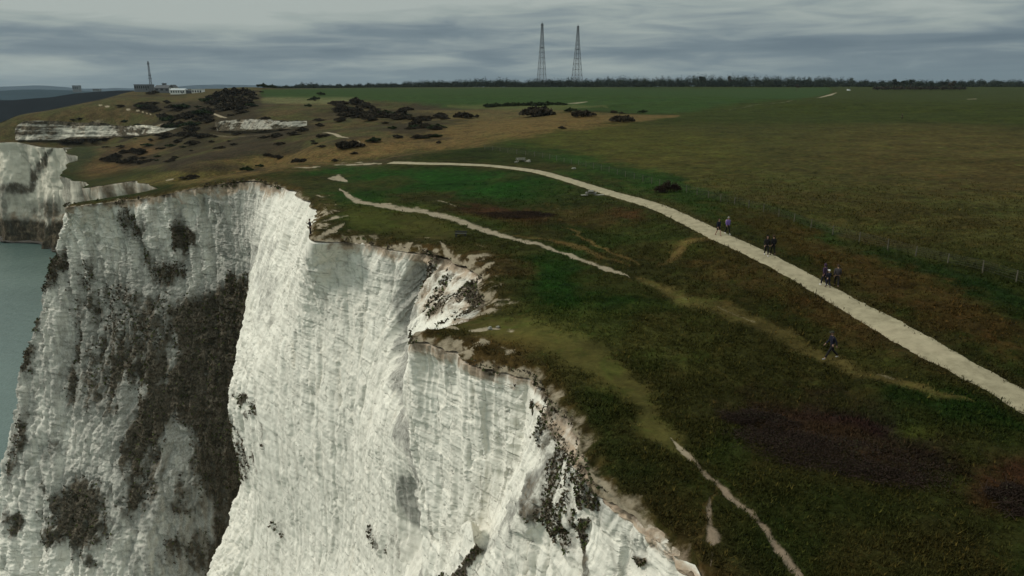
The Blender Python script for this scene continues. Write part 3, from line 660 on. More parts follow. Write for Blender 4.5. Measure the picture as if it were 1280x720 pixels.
sl = pinpoly(PXc+w1c*10, PYc+w2c*10, [(520,335),(545,312),(570,325),(600,345),(606,380),(590,400),(540,408),(520,400),(512,370)], 14)*RW
tansoil = np.maximum(tansoil, sl*0.58); vadd(sl*(.25+.5*gn))
vadd(soft(pblob(QX, QY, 590,365,14,26,0), .5)*RW, .8)
for p in ([(508,428,5),(545,432,7),(600,458,6),(645,482,7)],):
    vadd(soft(strokes_mask(PXc+w1c*20, PYc+w2c*20, p), .8)*RW, .46); tansoil = np.maximum(tansoil, soft(strokes_mask(PXc, PYc, p), .8)*0.5)
for p, kk in ([(524,330,10),(506,380,11),(494,440,9),(492,520,7),(505,640,7),(512,730,8)], .85), ([(335,300,8),(332,400,10)], .5), ([(420,330,40),(410,420,14)], .28), ([(700,560,3),(640,640,7),(600,690,8)], .6), ([(640,650,6),(626,720,10)], .4), ([(760,640,20),(800,700,22)], .35),([(470,330,18),(500,350,14)],.5):
    grey = np.maximum(grey, soft(strokes_mask(QX, QY, p), .7)*RW*kk)  # grey drawn along the groove, gully lines and patches under the lip
grey = np.maximum(grey, LW*(0.46+0.30*sst(250, 420, PYc)-0.28*sst(560, 700, PYc)*sst(240, 120, PXc)-0.2*sst(190, 60, PXc)+0.25*soft(pblob(QX, QY, 285, 270, 30, 80), .6)))  # wall staining, plus shade of the inner corner painted in as grey
vn_ = fbm3(x*.22+9, y*.22, z*.06, 5, .62).reshape(NS, NT); vn2_ = fbm3(x*.9, y*.9, z*.5, 4, .6).reshape(NS, NT)
veg_crack = veg_crack*(0.50+0.95*vn_)+(vn2_-.5)*.5*sst(.1, .5, veg_crack)+LW*sst(.56, .74, vn_)*.28*sst(240, 330, PYc)
dispv = disp*fade+veg_crack*0.25*fade
dispv = dispv-(soft(strokes_mask(PXc, PYc, [(524,330,8),(500,400,8),(493,500,8),(508,640,8),(514,730,9)]), .8)*RW*1.8*fade)
Pf = S_+nrm*dispv[..., None]
# top rows: a rounded shoulder that slips in beneath the turf
inn = -np.concatenate([outn, np.zeros((NS, 1))], 1)
zt = H(lipr[:, 0], lipr[:, 1])-0.62
top = []
for d_, dz in ((1.8, 0.02), (1.0, 0.0), (0.4, -0.02)):
    q = lipr+inn*d_; q[:, 2] = zt+dz; top.append(q)
Pf[:, 0, :2] = lipr[:, :2]; Pf[:, :, 2] += -0.75*(1-sst(0, 0.3, tt))
Pf = np.concatenate([np.stack(top, 1), Pf], 1)
def padt(a): return np.concatenate([a[:, :1]]*3+[a], 1)
n2_ = NT+3
i, j = np.meshgrid(np.arange(NS-1), np.arange(n2_-1), indexing='ij'); a = (i*n2_+j).ravel()
FAc = np.stack([a, a+1, a+n2_+1, a+n2_], 1)
me = fast_mesh('cliff', Pf.reshape(-1, 3), FAc)
color_attr(me, 'mask', np.stack([padt(veg_crack).ravel(), padt(grey).ravel(), padt(tansoil).ravel()], 1))
tag(link_mesh('cliff', me, M_cliff), kind='structure')
CL_P, CL_veg_crack = S_+nrm*dispv[..., None], veg_crack

# ------------------------------------------------------------------ farther coast
def far_coast():
    n = len(cs2r); NTf = 130; zt = H(cs2r[:, 0], cs2r[:, 1])-0.15
    tv = np.linspace(0, 1, NTf); prof = np.array([0, .6, 1.5, 3, 5.5, 9.0])
    off = np.interp(tv, np.linspace(0, 1, 6), prof)
    o3 = np.stack([np.convolve(np.pad(o2[:, k], 12, mode='edge'), np.ones(25)/25, 'valid') for k in range(2)], 1)
    Pg = np.zeros((n, NTf, 3)); Pg[:, :, :2] = cs2r[:, None, :]+o3[:, None, :]*off[None, :, None]
    Pg[:, :, 2] = zt[:, None]*(1-tv)+(SEA-1.5)*tv
    x, y, z = [Pg[..., k].ravel() for k in range(3)]
    calm = sst(10, 170, a2)[:, None]
    Pg[:, :, :2] -= o3[:, None, :]*(off[None, :, None]*0.6*(1-calm[:, :, None]))
    d = ((0.5-np.abs(fbm3(x*.03, y*.03, z*.006, 4)-.5)*3.2)*4-3+(fbm3(x*.12, y*.12, z*.04, 4, .6)-.5)*9+(fbm3(x*.35, y*.35, z*.2, 3, .6)-.5)*3.5).reshape(n, NTf)*sst(0, .12, tv)[None, :]*calm
    Pg[:, :, :2] += o3[:, None, :]*d[..., None]
    first = Pg[:, :1].copy(); first[:, 0, :2] -= o3*3; Pg = np.concatenate([first, Pg], 1)
    px, py = proj(Pg[..., 0], Pg[..., 1], Pg[..., 2])
    nn = fbm3(Pg[..., 0].ravel()*.03, Pg[..., 1].ravel()*.03, Pg[..., 2].ravel()*.03, 4).reshape(px.shape)
    nv = fbm3(Pg[..., 0].ravel()*.06, Pg[..., 1].ravel()*.06, Pg[..., 2].ravel()*.012, 4, .6).reshape(px.shape)
    vg = 0.30*np.ones(px.shape)+(nn-.5)*1.6+(nv-.5)*1.0
    vg = np.maximum(vg, sst(4, 0, np.arange(px.shape[1]))[None, :]*.6)
    vg = np.maximum(vg, soft(strokes_mask(px+(nn-.5)*34, py+(nv-.5)*30, [(60,185,3),(38,215,8),(30,235,5)]), .8)*.75)
    vg = np.maximum(vg, soft(pblob(px, py, 20, 236, 26, 9), .6)*.75)
    vg = np.maximum(vg, soft(pblob(px, py, 60, 262, 24, 14), .6)*.65)
    vg = np.maximum(vg, sst(262, 284, py+(nn-.5)*26)*.95)
    vg = np.maximum(vg, sst(92, 100, px)*(.45+(nv-.5)*1.2)); tn0 = sst(92, 100, px)*.5
    gy = 0.5+(nn-.5)*2.0+(nv-.5)*1.0; tn = np.maximum(sst(235, 275, py)*.55, tn0)
    ni, nj = Pg.shape[:2]; i, j = np.meshgrid(np.arange(ni-1), np.arange(nj-1), indexing='ij'); a = (i*nj+j).ravel()
    me = fast_mesh('far_cliff', Pg.reshape(-1, 3), np.stack([a, a+1, a+nj+1, a+nj], 1))
    color_attr(me, 'mask', np.stack([vg.ravel(), gy.ravel(), tn.ravel()], 1))
    tag(link_mesh('far_cliffs', me, M_cliff_far), kind='structure')
far_coast()
def bluff(name, pts, seed, dens=0.3):
    """a low inland chalk scarp: pts = (px, foot y, top y, Y)"""
    pts = [(p[0], p[1], p[2], G(p[0], p[1], 200)[1]-2) for p in pts]
    A_ = np.array([np.stack([PX(p[0], p[2], p[3]+9), PX(p[0], p[2]+(p[1]-p[2])*.35, p[3]+5), PX(p[0], p[2]+(p[1]-p[2])*.7, p[3]+1), PX(p[0], p[1], p[3]-3)]) for p in pts])
    Pg = grid_catmull(A_, 260, 60); x, y, z = [Pg[..., k].ravel() for k in range(3)]
    d = ((fbm3(x*.05+seed, y*.05, z*.05, 4, .6)-.5)*9+(fbm3(x*.25+seed, y*.25, z*.12, 4, .6)-.5)*5).reshape(260, 60)
    e = sst(0, .12, np.linspace(0, 1, 260))*sst(1, .88, np.linspace(0, 1, 260))
    Pg[..., 1] += 3-d*e[:, None]-4*e[:, None]+7*(1-e[:, None]); Pg[:, 0, 2] -= 1; 
    nn = fbm3(x*.02+seed, y*.02, z*.25, 4, .6).reshape(260, 60); nb = fbm3(x*.01, y*.01, z*.5+seed, 3, .6).reshape(260, 60)
    tq = np.linspace(0, 1, 60)[None, :]; eq = np.linspace(0, 1, 260)[:, None]
    vg = dens+(nn-.5)*3.4+(nb-.5)*2.6+sst(.22, 0, tq)*.45+sst(.85, 1, tq)*.4+sst(.5, 1, eq)*.35+sst(.08, 0, eq)*.5-sst(.55,.75,tq)*sst(.95,.8,tq)*.35
    nf = fbm3(x*.16+seed, y*.05, z*.5, 5, .7).reshape(260, 60); vg = vg+(nf-.5)*(2.2 if dens < .7 else 4.0)
    i, j = np.meshgrid(np.arange(259), np.arange(59), indexing='ij'); a = (i*60+j).ravel()
    me = fast_mesh(name, Pg.reshape(-1, 3), np.stack([a, a+1, a+61, a+60], 1))
    color_attr(me, 'mask', np.stack([vg.ravel(), np.full(vg.size, .65 if dens < .7 else 1.1), np.full(vg.size, .3)], 1))
    tag(link_mesh(name, me, M_cliff_far), kind='structure')
bluff('far_cliffs', [(14,175,168,703),(20,175,159,703),(30,175,151.5,702),(45,175,150.5,700),(75,175,151,698),(100,174,153,698),(125,173,153,700),(150,171,157,704),(180,169,156,706),(205,167,159,710),(228,165,161,714)], 3.0, 0.52)
bluff('far_cliffs', [(262,164,153,545),(300,163,149,540),(340,162,149,540),(378,160,152,545)], 8.0, 0.78)

# ------------------------------------------------------------------ sea, foreshore, distant hills
def sea():
    V = np.array([[-60000, -20000, SEA], [60000, -20000, SEA], [60000, 60000, SEA], [-60000, 60000, SEA]], float)
    me = fast_mesh('sea', V, np.array([[0, 1, 2, 3]]), False)
    m, t, b = new_mat('sea_water'); b.inputs['Roughness'].default_value = 0.32; b.inputs['Specular IOR Level'].default_value = 0.4
    tc = N(t, 'ShaderNodeTexCoord'); o = tc.outputs['Object']
    f = NOISE(t, o, 0.006, 5, 0.6, 0.5); f2 = NOISE(t, o, 0.05, 5, 0.6)
    c = MIX(t, RAMP(t, f, [(0.35, 0), (0.65, 1)]), (0.062, 0.10, 0.09), (0.095, 0.14, 0.125))
    c = MIX(t, M_(t, 'MULTIPLY', smooth(t, 0.5, 0.75, f2), 0.3), c, (0.10, 0.14, 0.13))
    L(t, c, b.inputs['Base Color'])
    w = M_(t, 'ADD', NOISE(t, o, 0.18, 5, 0.6), M_(t, 'MULTIPLY', NOISE(t, o, 1.1, 3, 0.6), 0.25))
    bump(t, b, w, 0.6, 1.2)
    tag(link_mesh('sea', me, m), kind='structure')
sea()
def foreshore():
    line = np.concatenate([S_[::12, -1, :2], (cs2r+np.stack([-t2[:, 1], t2[:, 0]], 1)*5)[8::4]])
    t = np.gradient(line, axis=0); t /= np.linalg.norm(t, axis=1)[:, None]+1e-9; o = np.stack([-t[:, 1], t[:, 0]], 1)
    o = np.stack([np.convolve(np.pad(o[:, k], 6, mode='edge'), np.ones(13)/13, 'valid') for k in range(2)], 1)
    K_ = 40; u = np.linspace(-12, 3.5, K_); wv = 0.45+1.3*fbm2(np.arange(len(line))*0.11, np.zeros(len(line)), 3)
    P_ = line[:, None, :]+o[:, None, :]*(u[None, :]*wv[:, None])[..., None]
    z = SEA+1.6-0.15*np.maximum(u, 0)[None, :]+(fbm2(P_[..., 0]*.3, P_[..., 1]*.3, 4, .6)-.5)*3.2
    V = np.concatenate([P_, z[..., None]], 2).reshape(-1, 3)
    i, j = np.meshgrid(np.arange(len(line)-1), np.arange(K_-1), indexing='ij'); a = (i*K_+j).ravel()
    me = fast_mesh('beach', V, np.stack([a, a+1, a+K_+1, a+K_], 1))
    m = flat_mat('weedy_rock', (0.055, 0.05, 0.042), 0.8, 0.6, 0.4)
    tag(link_mesh('beach', me, m), kind='structure')
foreshore()
def hills(Y, x0, x1, prof, colr, name, seed):
    """a long hill: ridge height given by (px, py) on the skyline at distance Y"""
    xs = np.array([p[0] for p in prof]); ys = np.array([p[1] for p in prof])
    pxs = np.linspace(x0, x1, 260); top = np.interp(pxs, xs, ys)
    K_ = 26; V = np.zeros((260, K_, 3))
    for i, (px, py) in enumerate(zip(pxs, top)):
        p = PX(px, py, Y); u = np.linspace(-1, 1, K_)
        V[i, :, 0] = p[0]*(1+u*.12); V[i, :, 1] = Y*(1+u*.22); V[i, :, 2] = SEA-4+(p[2]-SEA+4)*np.cos(u*math.pi/2)**0.8
    V[..., 2] += (fbm2(V[..., 0]*8/Y+seed, V[..., 1]*8/Y, 4)-.5)*Y*0.010*np.cos(np.linspace(-1, 1, K_)*math.pi/2)[None]
    i, j = np.meshgrid(np.arange(259), np.arange(K_-1), indexing='ij'); a = (i*K_+j).ravel()
    me = fast_mesh(name, V.reshape(-1, 3), np.stack([a, a+K_, a+K_+1, a+1], 1))
    tag(link_mesh(name, me, flat_mat(name+'_tone', colr, .95, .35, 18.0/Y, 0, 0.0)), kind='structure')
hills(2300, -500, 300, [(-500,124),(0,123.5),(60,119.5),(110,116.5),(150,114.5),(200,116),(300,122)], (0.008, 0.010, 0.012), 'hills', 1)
hills(5200, -600, 420, [(-600,114),(0,113.5),(50,112.5),(120,113),(200,112),(300,111),(420,112)], (0.02, 0.035, 0.045), 'hills', 4)  # distance haze put into the colour, paler and bluer than the nearer hill
hills(9500, -700, 520, [(-700,110),(0,110),(45,108.3),(90,110),(220,108.8),(260,107.6),(330,108.4),(520,110)], (0.04, 0.06, 0.08), 'hills', 9)  # palest blue of the three, more haze in its colour
#@@OBJECTS
# ------------------------------------------------------------------ mesh builders for things
T_ring = [(math.cos(a*math.pi/3), math.sin(a*math.pi/3)) for a in range(6)]
def bm_box(bm, c, s, rot=None):
    r = bmesh.ops.create_cube(bm, size=1.0); M = Matrix.Translation(c) @ (rot or Matrix.Identity(4)) @ Matrix.Diagonal((s[0], s[1], s[2], 1))
    bmesh.ops.transform(bm, matrix=M, verts=r['verts']); return r['verts']
def bm_bar(bm, a, b, w, w2=None, seg=4):
    a = Vector(a); b = Vector(b); d = b-a
    if d.length < 1e-5: return
    q = d.to_track_quat('Z', 'Y').to_matrix().to_4x4()
    r = bmesh.ops.create_cone(bm, cap_ends=True, segments=seg, radius1=w, radius2=w if w2 is None else w2, depth=d.length)
    bmesh.ops.transform(bm, matrix=Matrix.Translation((a+b)/2) @ q, verts=r['verts'])
def bm_obj(name, bm, mat, parent=None, smooth=False):
    me = bpy.data.meshes.new(name); bm.to_mesh(me); bm.free()
    for p in me.polygons: p.use_smooth = smooth
    return link_mesh(name, me, mat, parent)
def copy_tree(o, parent=None):
    c = o.copy(); col.objects.link(c)
    if parent: c.parent = parent
    for ch in list(o.children): copy_tree(ch, c)
    return c
def groundz(x, y): 
    bb = microrelief(np.array([x]), np.array([y]), np.array([math.hypot(x, y)]))
    dp = dist_poly(np.array([x]), np.array([y]), pathc[::10])[0]
    return float(H(np.array([x]), np.array([y]))[0]+bb[0][0]*sst(1.3, 9, dp)*0.6+bb[3][0]*float(min(1, max(0, (math.hypot(x, y)-200)/100))))
def place(px, py):
    p = G(px, py); p[2] = groundz(p[0], p[1])
    r = ray(px, py)/ray(px, py)[1]       # one correction step for the micro relief
    for _ in range(3):
        if p[1] > 400: break
        e = p[2]-r[2]*p[1]; p[1] = p[1]+e/(-r[2]+1e-6)*-1*-1 if False else p[2]/r[2]; p[0] = r[0]*p[1]; p[2] = groundz(p[0], p[1])
    return p

# leafy things -----------------------------------------------------
def leaf_mat(name, c1, c2, c3):
    m, t, b = new_mat(name); tc = N(t, 'ShaderNodeTexCoord'); o = tc.outputs['Object']
    oi = N(t, 'ShaderNodeObjectInfo')
    a = attr(t, 'tone').outputs['Fac']
    f = NOISE(t, o, 1.1, 4, 0.65)
    v = M_(t, 'ADD', M_(t, 'MULTIPLY', a, 0.6), M_(t, 'MULTIPLY', f, 0.4))
    c = MIX(t, RAMP(t, v, [(0.3, 0), (0.7, 1)]), c1, c2)
    c = MIX(t, M_(t, 'MULTIPLY', smooth(t, 0.75, 0.95, a), 0.8), c, c3)
    c = MIX(t, M_(t, 'MULTIPLY', oi.outputs['Random'], 0.4), c, c1)
    L(t, c, b.inputs['Base Color']); return m
ML_dark = leaf_mat('thorn_foliage', (0.026, 0.023, 0.017), (0.052, 0.042, 0.029), (0.085, 0.068, 0.045))
ML_green = leaf_mat('gorse_foliage', (0.016, 0.024, 0.012), (0.035, 0.050, 0.020), (0.06, 0.07, 0.03))
ML_bram = leaf_mat('bramble_foliage', (0.018, 0.013, 0.010), (0.034, 0.023, 0.018), (0.034, 0.040, 0.018))
ML_tree = leaf_mat('woodland_foliage', (0.014, 0.021, 0.017), (0.030, 0.038, 0.024), (0.05, 0.058, 0.035))
M_stem = flat_mat('bramble_stem', (0.035, 0.022, 0.017), .95, .35, 8)
M_bark = flat_mat('bark', (0.06, 0.045, 0.035), .95, .35, 8)
def leaf_cloud(name, clumps, nper, size, mat, parent=None, flat=0.8):
    """clumps: list of (centre, radii); leaf faces spread through each clump's shell and volume"""
    Vs = []; tones = []
    for c, rad in clumps:
        n = int(nper); d = rng.normal(size=(n, 3)); d /= np.linalg.norm(d, axis=1)[:, None]
        d[:, 2] = np.where(d[:, 2] < -0.35, -d[:, 2]*0.6, d[:, 2])
        rr_ = rng.random(n)**0.35; p = np.array(c)+d*np.array(rad)*rr_[:, None]*(0.85+0.35*rng.random((n, 1)))
        s = size*(0.5+rng.random(n)); a = rng.normal(size=(n, 3)); a /= np.linalg.norm(a, axis=1)[:, None]
        b = np.cross(a, rng.normal(size=(n, 3))); b /= np.linalg.norm(b, axis=1)[:, None]
        q = np.stack([p-a*s[:, None], p+b*s[:, None]*.6, p+a*s[:, None], p-b*s[:, None]*.6], 1)
        Vs.append(q.reshape(-1, 3)); tones.append(np.repeat(np.clip(rng.random()*0.5+rng.random(n)*0.5, 0, 1), 4))
    V = np.concatenate(Vs); V[:, 2] = np.maximum(V[:, 2], 0.01)
    me = fast_mesh(name, V, np.arange(len(V)).reshape(-1, 4), False)
    a_ = me.attributes.new('tone', 'FLOAT', 'POINT'); a_.data.foreach_set('value', np.concatenate(tones).astype(np.float32))
    return link_mesh(name, me, mat, parent)
def stems(name, n, h, spread, w, parent, mat=None):
    bm = bmesh.new()
    for i in range(n):
        a = random.uniform(0, 6.28); r = random.uniform(0.1, 1)
        p0 = Vector((math.cos(a)*r*spread*.25, math.sin(a)*r*spread*.25, -0.1*h)); p1 = p0+Vector((math.cos(a)*spread*.35*r, math.sin(a)*spread*.35*r, h*.55)); p2 = p1+Vector((math.cos(a+.4)*spread*.3, math.sin(a+.4)*spread*.3, h*.35))
        bm_bar(bm, p0, p1, w, w*.6, 5); bm_bar(bm, p1, p2, w*.6, w*.2, 4)
    return bm_obj(name, bm, mat or M_bark, parent)
def make_bush(mat, seed, w=1.0, d=1.0, h=1.0, clumps=9, nper=90, leaf=0.09, name='bush', det=True):
    """a bush of unit width, scaled when it is placed"""
    rg = random.Random(seed); root = empty(name, (0, 0, 0)); cl = []
    for i in range(clumps):
        a = rg.uniform(0, 6.28); r = rg.uniform(0.0, .46); s = rg.uniform(.09, .20)
        hh = h*rg.uniform(.35, .75)*(1-r*0.9)
        cl.append(((math.cos(a)*r*w, math.sin(a)*r*d, hh*.75), (s*w, s*d, hh*.5)))
    leaf_cloud('foliage', cl, nper, leaf, mat, root)
    if det: stems('stem', 7, h*.8, .6, 0.02, root)
    return root

# far and near bushes ------------------------------------------------
protos = [make_bush(ML_dark, 1, h=.46, clumps=15, leaf=.06), make_bush(ML_dark, 2, h=.34, clumps=18, leaf=.06), make_bush(ML_green, 3, h=.42, clumps=14, leaf=.06), make_bush(ML_dark, 4, h=.55, clumps=12, leaf=.06)]
BUSH = [ # px, py (foot), width px, kind, label
 (310,214,14,2,'dark round bush just behind the cliff top left of the pale track'),
 (273,214,20,1,'low dark bush at the left end of the row behind the cliff top'),
 (288,211,20,0,'dark hump of scrub beside the round bush behind the cliff top'),
 (375,200,16,1,'wide dark bush alone on the brown ridge above the pale track'),
 (418,195,7,0,'small dark bush on the brown ridge right of the wide one'),
 (443,191,7,0,'little dark bush highest up the brown ridge, farthest right of three'),
 (437,182,26,1,'dark thicket beside the bend of the pale hillside track'),
 (467,177,15,2,'green bush standing right of the pale hillside track'),
 (549,179,6,3,'tiny bush alone on the brown slope above the path'),
 (578,152,20,1,'dark bush on the brown brow left of its small neighbour'),
 (596,151,7,3,'small dark bush on the brown brow right of a wide bush'),
 (674,148,34,1,'long dark low bush at the left of the row on the pale brow'),
 (712,143,13,2,'green bush second in the row on the pale brow'),
 (729,146,23,1,'dark sprawling bush in the middle of the row on the pale brow'),
 (767,140,8,0,'small bush near the right end of the row on the brow'),
 (777,139,6,0,'smallest bush beside its twin on the brow under the green field'),
 (804,137,9,2,'upright dark bush at the right end of the row on the brow'),
 (778,152,22,1,'broad dark bush lowest on the pale brow'),
 (702,161,8,0,'faint small bush at the foot of the pale brow'),
]
first = [True]*4
gname = 'bushes scattered over the far slopes'
def put_bush(px, py, wpx, kd, label, cat='bush', group=gname, hs=1.0, name='bush'):
    p = place(px, py); w = wpx*math.hypot(p[1], 18)/F*1.25
    o = protos[kd] if first[kd] else copy_tree(protos[kd]); first[kd] = False
    o.location = p; o.scale = (w, w*1.0, w*hs); o.rotation_euler[2] = random.uniform(0, 6.28)
    tag(o, label, cat, group)
    return o
for b in BUSH: put_bush(*b)
regions = [ # x0, x1, y0, y1, count, width range in px, kind words, where
 (418,460,130,150,26,(9,17),'thorn bush','left mid-hillside scrub'),
 (455,512,133,152,34,(9,17),'thorn bush','right mid-hillside scrub'),
 (508,556,146,163,26,(8,15),'thorn bush','combe head scrub'),
 (425,520,150,158,14,(6,13),'thorn bush','rim below the mid-hillside scrub'),
 (490,552,160,172,16,(6,13),'thorn bush','scrub down the brown combe'),
 (330,402,150,172,22,(6,14),'bush','scrub below the pale quarry scar'),
 (385,420,168,185,9,(5,10),'bush','scrub left of the track bend'),
 (320,372,172,197,10,(6,11),'scattered bush','olive slope below the quarry scar'),
 (205,262,143,185,42,(10,20),'thorn bush','scrub between two chalk scars'),
 (262,300,158,186,9,(5,11),'scattered bush','slope right of the scrub belt'),
 (175,232,128,140,14,(8,16),'bush','slope below the white building'),
 (258,318,126,145,24,(9,17),'bush','scrub just below the crest copse'),
 (130,185,190,204,14,(6,14),'bush','hollow behind the chalk pinnacle'),
 (120,205,182,192,10,(6,12),'bush','upper rim of the brown hollow'),
 (140,232,196,205,14,(7,15),'bush','row across the brown hollow'),
 (80,128,172,182,10,(7,13),'bush','terrace under the chalk scarp'),
 (225,300,207,216,12,(6,11),'bush','row behind the near cliff top'),
 (85,135,148,158,8,(5,9),'bush','grassy top of the chalk scarp'),
 (150,330,115,205,34,(4,8),'tiny bush','open brown hillside'),
]
ORD = 'first second third fourth fifth sixth seventh eighth ninth tenth eleventh twelfth thirteenth fourteenth fifteenth sixteenth seventeenth eighteenth nineteenth twentieth'.split()
def ordered(items, kindw, where):
    """items: (px, py, ...); every one gets a label by its rank from the left within the upper or lower row"""
    n = len(items); out = []
    med = sorted(i[1] for i in items)[n//2]; rows = [('', items)] if n <= 10 else [('upper ', [i for i in items if i[1] < med]), ('lower ', [i for i in items if i[1] >= med])]
    for rw, its in rows:
        its = sorted(its); m = len(its)
        for k, it in enumerate(its):
            if k < m/2: o_ = ORD[k]+' from left'
            else: o_ = ('last' if k == m-1 else ORD[m-1-k])+(' at right' if k == m-1 else ' from right')
            out.append((it, '%s, %s in the %s%s' % (kindw, o_, rw, where)))
    return out
for x0_, x1_, y0_, y1_, n, (wa, wb), kw_, where in regions:
    its = [(random.uniform(x0_, x1_), y0_+(y1_-y0_)*random.random(), random.uniform(wa, wb)*1.15) for i in range(int(n*.68))]
    for (px, py, w), lab in ordered(its, kw_, where):
        put_bush(px, py, w, random.choice((0, 1, 3, 1, 0, 2)), lab, hs=random.uniform(.55, 1.0))
for i in range(20):
    t_ = i/19; put_bush(609+t_*97+random.uniform(-2, 2), 131.5-1.2*math.sin(t_*3)+random.uniform(-.6, .6), random.uniform(9, 15)*(1 if t_ < .8 else .7), 2, 'dark green bush, %s in the clump at the green field edge' % ((ORD[i]+' from the left') if i < 10 else (ORD[19-i]+' from the right')), hs=.85)
# copse on the crest
copse = [(262,125,13),(272,122,17),(283,120,20),(294,119,20),(304,118,18),(313,119,14),(278,127,16),(290,129,18),(302,128,17),(264,131,13),(316,124,10)]
for its, kw_, where in ((copse, 'dark tree', 'big copse on the left hill crest'), ([(194,116,8),(200,114.5,9),(206,113.5,8),(187,117,7)], 'dark scrub tree', 'clump left of the white building'), ([(385,109,8),(392,109,11),(400,109,8),(330,109,12),(341,109,9)], 'dark tree', 'skyline at the left end of the green field')):
    for (px, py, w), lab in ordered(its, kw_, where): put_bush(px, py+1, w, 0 if py > 112 else 2, lab, cat='tree', group='copse trees on the crest', hs=1.1, name='tree')
def unique_bush(name, px, py, w, d, h, mat, label, cat, clumps, nper, leaf, rz=0, group=None):
    p = place(px, py); root = empty(name, p, rz); rg = random.Random(int(px)); cl = []
    for i in range(clumps):
        a = rg.uniform(0, 6.28); r = math.sqrt(rg.random())*.46; s = rg.uniform(.12, .22)
        x, y = math.cos(a)*r*w, math.sin(a)*r*d; hh = h*rg.uniform(.5, 1.0)*(1.1-1.2*r)
        c_, s_ = math.cos(rz), math.sin(rz); gz = groundz(p[0]+x*c_-y*s_, p[1]+x*s_+y*c_)-p[2]
        cl.append(((x, y, max(gz, -5)+hh*.5), (min(s*w, 2.2), min(s*d, 2.0), hh*.55)))
    V = leaf_cloud('foliage', [((c[0][0], c[0][1], c[0][2]+10), c[1]) for c in cl], nper, leaf, mat, root)
    n = len(V.data.vertices); co = np.empty(n*3, np.float32); V.data.vertices.foreach_get('co', co); co[2::3] -= 10; V.data.vertices.foreach_set('co', co)
    bm = bmesh.new()
    for c, r in cl:
        for k in range(5):
            b = Vector((c[0]+rg.uniform(-.5, .5), c[1]+rg.uniform(-.5, .5), c[2]-r[2])); e = b+Vector((rg.uniform(-.7, .7), rg.uniform(-.7, .7), r[2]*1.9))
            bm_bar(bm, b, e, .022, .006, 4)
    bm_obj('stem', bm, M_stem, root)
    return tag(root, label, cat, group)
unique_bush('bush', 834, 240, 3.4, 2.6, 1.9, ML_bram, 'rounded reddish brown bare bush beside the gravel path', 'bush', 16, 260, .08)
unique_bush('bramble_thicket', 1040, 570, 11.5, 4.6, 0.6, ML_bram, 'large low purplish brown bramble thicket in the grass at lower right', 'bramble', 70, 260, .04, R(-20))
unique_bush('bramble_thicket', 945, 528, 4.6, 2.6, 0.6, ML_bram, 'small reddish brown bramble patch at the upper left end of the large thicket', 'bramble', 26, 240, .04, R(-10))
unique_bush('bramble_thicket', 1262, 625, 2.6, 2.4, 0.7, ML_bram, 'dark reddish bramble patch at the right edge of the picture', 'bramble', 18, 260, .04)
unique_bush('heather_patch', 640, 270, 13, 6, 0.45, ML_bram, 'low dark reddish brown scrub strip between the vivid grass and the chalk trail', 'scrub', 46, 160, .06, R(-18))

# horizon wood --------------------------------------------------------
def wood():
    cl = []
    def add(px, top, Yd, wm_):
        p = PX(px, 110, Yd); z0 = float(H(np.array([p[0]]), np.array([Yd]))[0]); zt = PX(px, top, Yd)[2]
        h = max(zt-z0, 4); cl.append(((p[0], Yd+random.uniform(-25, 25), z0+h*.15), (wm_*.6, wm_*.6, h*.80)))
    prof = [(340,107.5),(372,106.8),(380,103.5),(400,104.5),(410,106.5),(450,105),(500,104),(530,101.5),(560,101),(590,99.5),(600,98.5),(610,100),(625,98.2),(640,99.5),(656,102),(668,99.5),(690,98.5),(715,98.6),(740,99),(775,97.2),(790,97),(800,97.8),(826,96.8),(850,97.5),(872,95),(885,94.8),(900,96.2),(930,95),(950,97),(968,95.5),(990,96.2),(1010,97.6),(1040,97),(1060,98.5),(1080,100),(1110,100.5),(1140,101),(1180,101),(1220,99.8),(1280,100.4),(1400,100.5),(1560,101)]
    xs = [a for a, b in prof]; ys = [b for a, b in prof]
    for px in np.arange(335, 1560, 2.6):
        t = np.interp(px, xs, ys); add(px, t+random.uniform(-.9, 2.2), 1650+random.uniform(-60, 60), random.uniform(9, 16))
        if random.random() < .7: add(px, t+3.5+random.uniform(-1, 2), 1560, random.uniform(8, 13))
    cl = [((c[0][0], c[0][1], c[0][2]+500+c[1][2]*.25), c[1]) for c in cl]+[((c[0][0], c[0][1]-8, c[0][2]+500), (c[1][0]*1.3, c[1][1], c[1][2]*.55)) for c in cl]
    o = leaf_cloud('wood', cl, 190, 1.0, ML_tree)
    n = len(o.data.vertices); co = np.empty(n*3, np.float32); o.data.vertices.foreach_get('co', co); co[2::3] -= 500; o.data.vertices.foreach_set('co', co)
    tag(o, 'far dark wood along the skyline beyond the green fields', 'wood', kind='stuff')
wood()
def make_tree(seed, mat, crown=0.8):
    rg = random.Random(seed); root = empty('tree', (0, 0, 0)); cl = []
    for i in range(10):
        a = rg.uniform(0, 6.28); r = rg.uniform(.05, .34); cl.append(((math.cos(a)*r, math.sin(a)*r, rg.uniform(.42, .82)), (rg.uniform(.13, .22),)*2+(rg.uniform(.10, .18),)))
    leaf_cloud('crown', cl, 55, .05, mat, root)
    bm = bmesh.new(); bm_bar(bm, (0, 0, -.05), (0.02, 0, .5), .035, .02, 7)
    for i in range(6):
        a = i*1.05; bm_bar(bm, (0.01, 0, .32+.03*i), (math.cos(a)*.26, math.sin(a)*.26, .6+.04*i), .015, .004, 5)
    bm_obj('trunk', bm, M_bark, root); return root
tp = [make_tree(5, ML_tree), make_tree(6, ML_tree), make_tree(8, ML_dark)]
used_t = [0, 0, 0]
